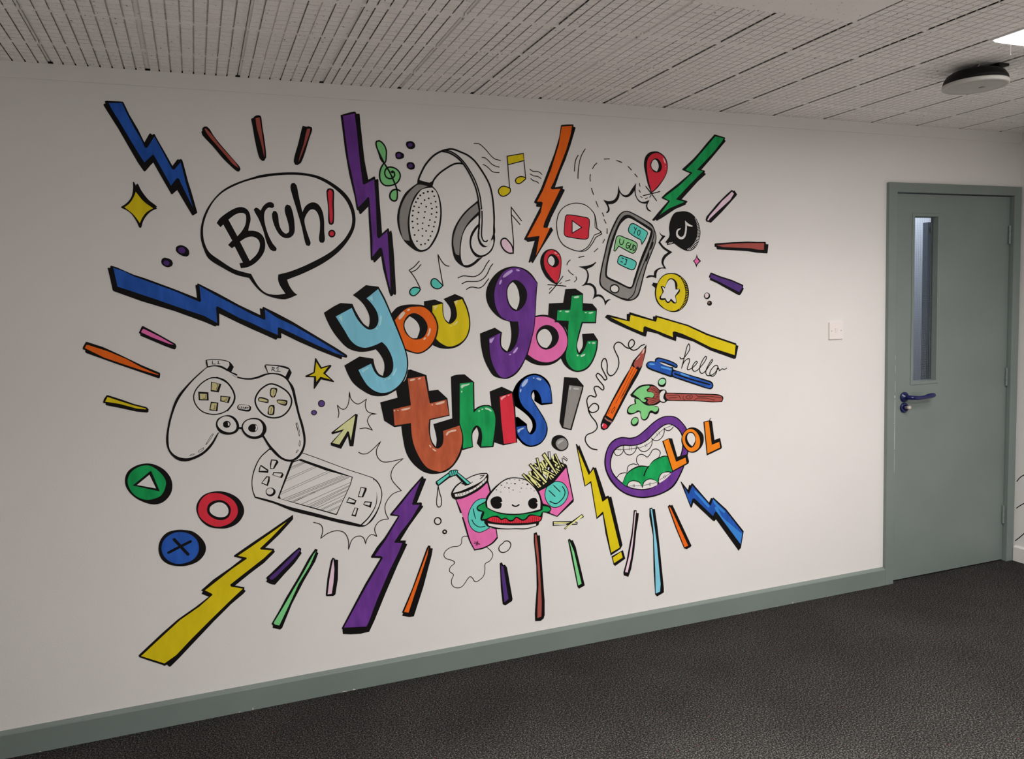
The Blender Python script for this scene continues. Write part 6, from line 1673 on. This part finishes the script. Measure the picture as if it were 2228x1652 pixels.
def parse_pts(s):
    R = []
    for t in s.split():
        c = t.endswith('!'); a, b = t.rstrip('!').split(','); R.append((float(a) * 1e-4, float(b) * 1e-4, c))
    return R
def smooth_path(P, closed):
    """Catmull-Rom through the points; points marked ! stay sharp corners"""
    n = len(P); out = []
    if n < 3: return [(p[0], p[1]) for p in P]
    last = n if closed else n - 1
    for i in range(last):
        p1 = P[i]; p2 = P[(i + 1) % n]
        p0 = P[(i - 1) % n] if (closed or i > 0) else p1
        p3 = P[(i + 2) % n] if (closed or i + 2 < n) else p2
        L = math.hypot(p2[0] - p1[0], p2[1] - p1[1])
        def tan(a, b, m, corner):
            if corner: return None
            d = math.hypot(b[0] - a[0], b[1] - a[1])
            return ((b[0] - a[0]) / d * L, (b[1] - a[1]) / d * L) if d > 1e-9 else None
        t1 = tan(p0, p2, p1, p1[2]); t2 = tan(p1, p3, p2, p2[2])
        ch = (p2[0] - p1[0], p2[1] - p1[1])
        if t1 is None: t1 = ch
        if t2 is None: t2 = ch
        k = max(1, min(7, int(L / 0.006)))
        for s in range(k):
            t = s / k; a = 2 * t**3 - 3 * t**2 + 1; b = t**3 - 2 * t**2 + t; c = -2 * t**3 + 3 * t**2; d = t**3 - t**2
            out.append((a * p1[0] + b * t1[0] + c * p2[0] + d * t2[0], a * p1[1] + b * t1[1] + c * p2[1] + d * t2[1]))
    if not closed: out.append((P[-1][0], P[-1][1]))
    return out
class Sheet:
    """collects paint patches for one mesh"""
    def __init__(s): s.v = []; s.f = []; s.m = []; s.mats = []
    def mi(s, name):
        name = ALIAS.get(name, name)
        if name not in s.mats: s.mats.append(name)
        return s.mats.index(name)
    def tri(s, V, F, d, name):
        o = len(s.v); k = s.mi(name); s.v += [(x, -d, z) for x, z in V]
        for f in F:
            a = sum(V[f[i]][0] * V[f[(i + 1) % len(f)]][1] - V[f[(i + 1) % len(f)]][0] * V[f[i]][1] for i in range(len(f)))
            s.f.append([o + i for i in (f if a > 0 else f[::-1])]); s.m.append(k)
    def fill(s, loop, d, name):
        r = delaunay_2d_cdt([Vector(p) for p in loop], [], [list(range(len(loop)))], 1, 1e-6)
        s.tri([tuple(v) for v in r[0]], [list(f) for f in r[2]], d, name)
    def stroke(s, P, w, closed, d, name):
        Q = [P[0]]
        for p in P[1:]:
            if math.hypot(p[0] - Q[-1][0], p[1] - Q[-1][1]) > 2e-5: Q.append(p)
        if closed and len(Q) > 2 and math.hypot(Q[0][0] - Q[-1][0], Q[0][1] - Q[-1][1]) < 2e-5: Q.pop()
        n = len(Q); h = w / 2; V = []; F = []
        if n < 2: return
        for i in range(n):
            a = Q[(i - 1) % n] if (closed or i) else None; b = Q[(i + 1) % n] if (closed or i < n - 1) else None; p = Q[i]
            def nrm(u, v):
                L = math.hypot(v[0] - u[0], v[1] - u[1]); return (-(v[1] - u[1]) / L, (v[0] - u[0]) / L)
            if a is None: m = nrm(p, b); k = 1
            elif b is None: m = nrm(a, p); k = 1
            else:
                n1 = nrm(a, p); n2 = nrm(p, b); m = (n1[0] + n2[0], n1[1] + n2[1]); L = math.hypot(*m)
                m = (m[0] / L, m[1] / L) if L > 1e-6 else n1
                k = min(2.2, 1 / max(0.2, m[0] * n1[0] + m[1] * n1[1]))
            V += [(p[0] + m[0] * h * k, p[1] + m[1] * h * k), (p[0] - m[0] * h * k, p[1] - m[1] * h * k)]
        for i in range(n if closed else n - 1):
            j = (i + 1) % n; F.append([2 * i, 2 * i + 1, 2 * j + 1, 2 * j])
        if not closed:                                    # round ends
            for e, q in ((0, 1), (n - 1, n - 2)):
                c = Q[e]; an = math.atan2(c[1] - Q[q][1], c[0] - Q[q][0]); o = len(V)
                V += [(c[0] + h * math.cos(an + t * math.pi / 6), c[1] + h * math.sin(an + t * math.pi / 6)) for t in range(-3, 4)]
                F.append(list(range(o, o + 7)))
        s.tri(V, F, d, name)
    def build(s, name, parent):
        me = bpy.data.meshes.new(name); me.from_pydata(s.v, [], s.f)
        for m in s.mats: me.materials.append(paint(m))
        me.polygons.foreach_set('material_index', s.m); me.update()
        return link(name, me, parent)
def draw(text, root, base=0.0012, step=0.00004):
    motif = None; holder = None; sheet = None; head = None; lay = 0
    def flush():
        nonlocal motif, sheet, holder
        if sheet is None: return
        if head[0] == 'M':
            if sheet.f: motif = sheet.build(head[1], root)
            else: motif = empty(head[1]); motif.parent = root
            if head[2]: motif['label'] = head[2]
        elif sheet.f:
            o = sheet.build(head[1], motif)
            if head[2]: o['label'] = head[2]
            if head[1] in ('edge_stripes', 'screen_stripes', 'patty_lines', 'sesame_seeds'): o['kind'] = 'stuff'
        sheet = None
    for ln in text.strip().split('\n'):
        op, rest = ln[0], ln[2:]
        if op in 'MS':
            flush(); p = rest.split('|'); head = (op, p[0], p[1]); sheet = Sheet()
            if op == 'M': lay = int(p[2])
            continue
        q = rest.split(' ', 2); d = base + lay * 0.0003 + int(q[0]) * step
        if op in 'fF':
            P = parse_pts(q[2]); sheet.fill(smooth_path(P, True) if op == 'f' else [(a, b) for a, b, _ in P], d, q[1])
        else:
            w, pts = q[2].split(' ', 1); P = parse_pts(pts); cl = op in 'cC'
            sheet.stroke(smooth_path(P, cl) if op in 'lc' else [(a, b) for a, b, _ in P], float(w) * 1e-4, cl, d, q[1])
    flush()
mural = thing(empty('mural', (0, 0, 0)), 'large cartoon mural reading YOU GOT THIS! painted across the white wall', 'mural')
draw(MURAL, mural)
side = thing(empty('painted_lines', (XR, 0, 0)), 'three thin black curved lines painted on the wall right of the door', 'wall painting')
side.rotation_euler = (0, 0, -math.pi / 2)
draw(SIDE, side, 0.0006)
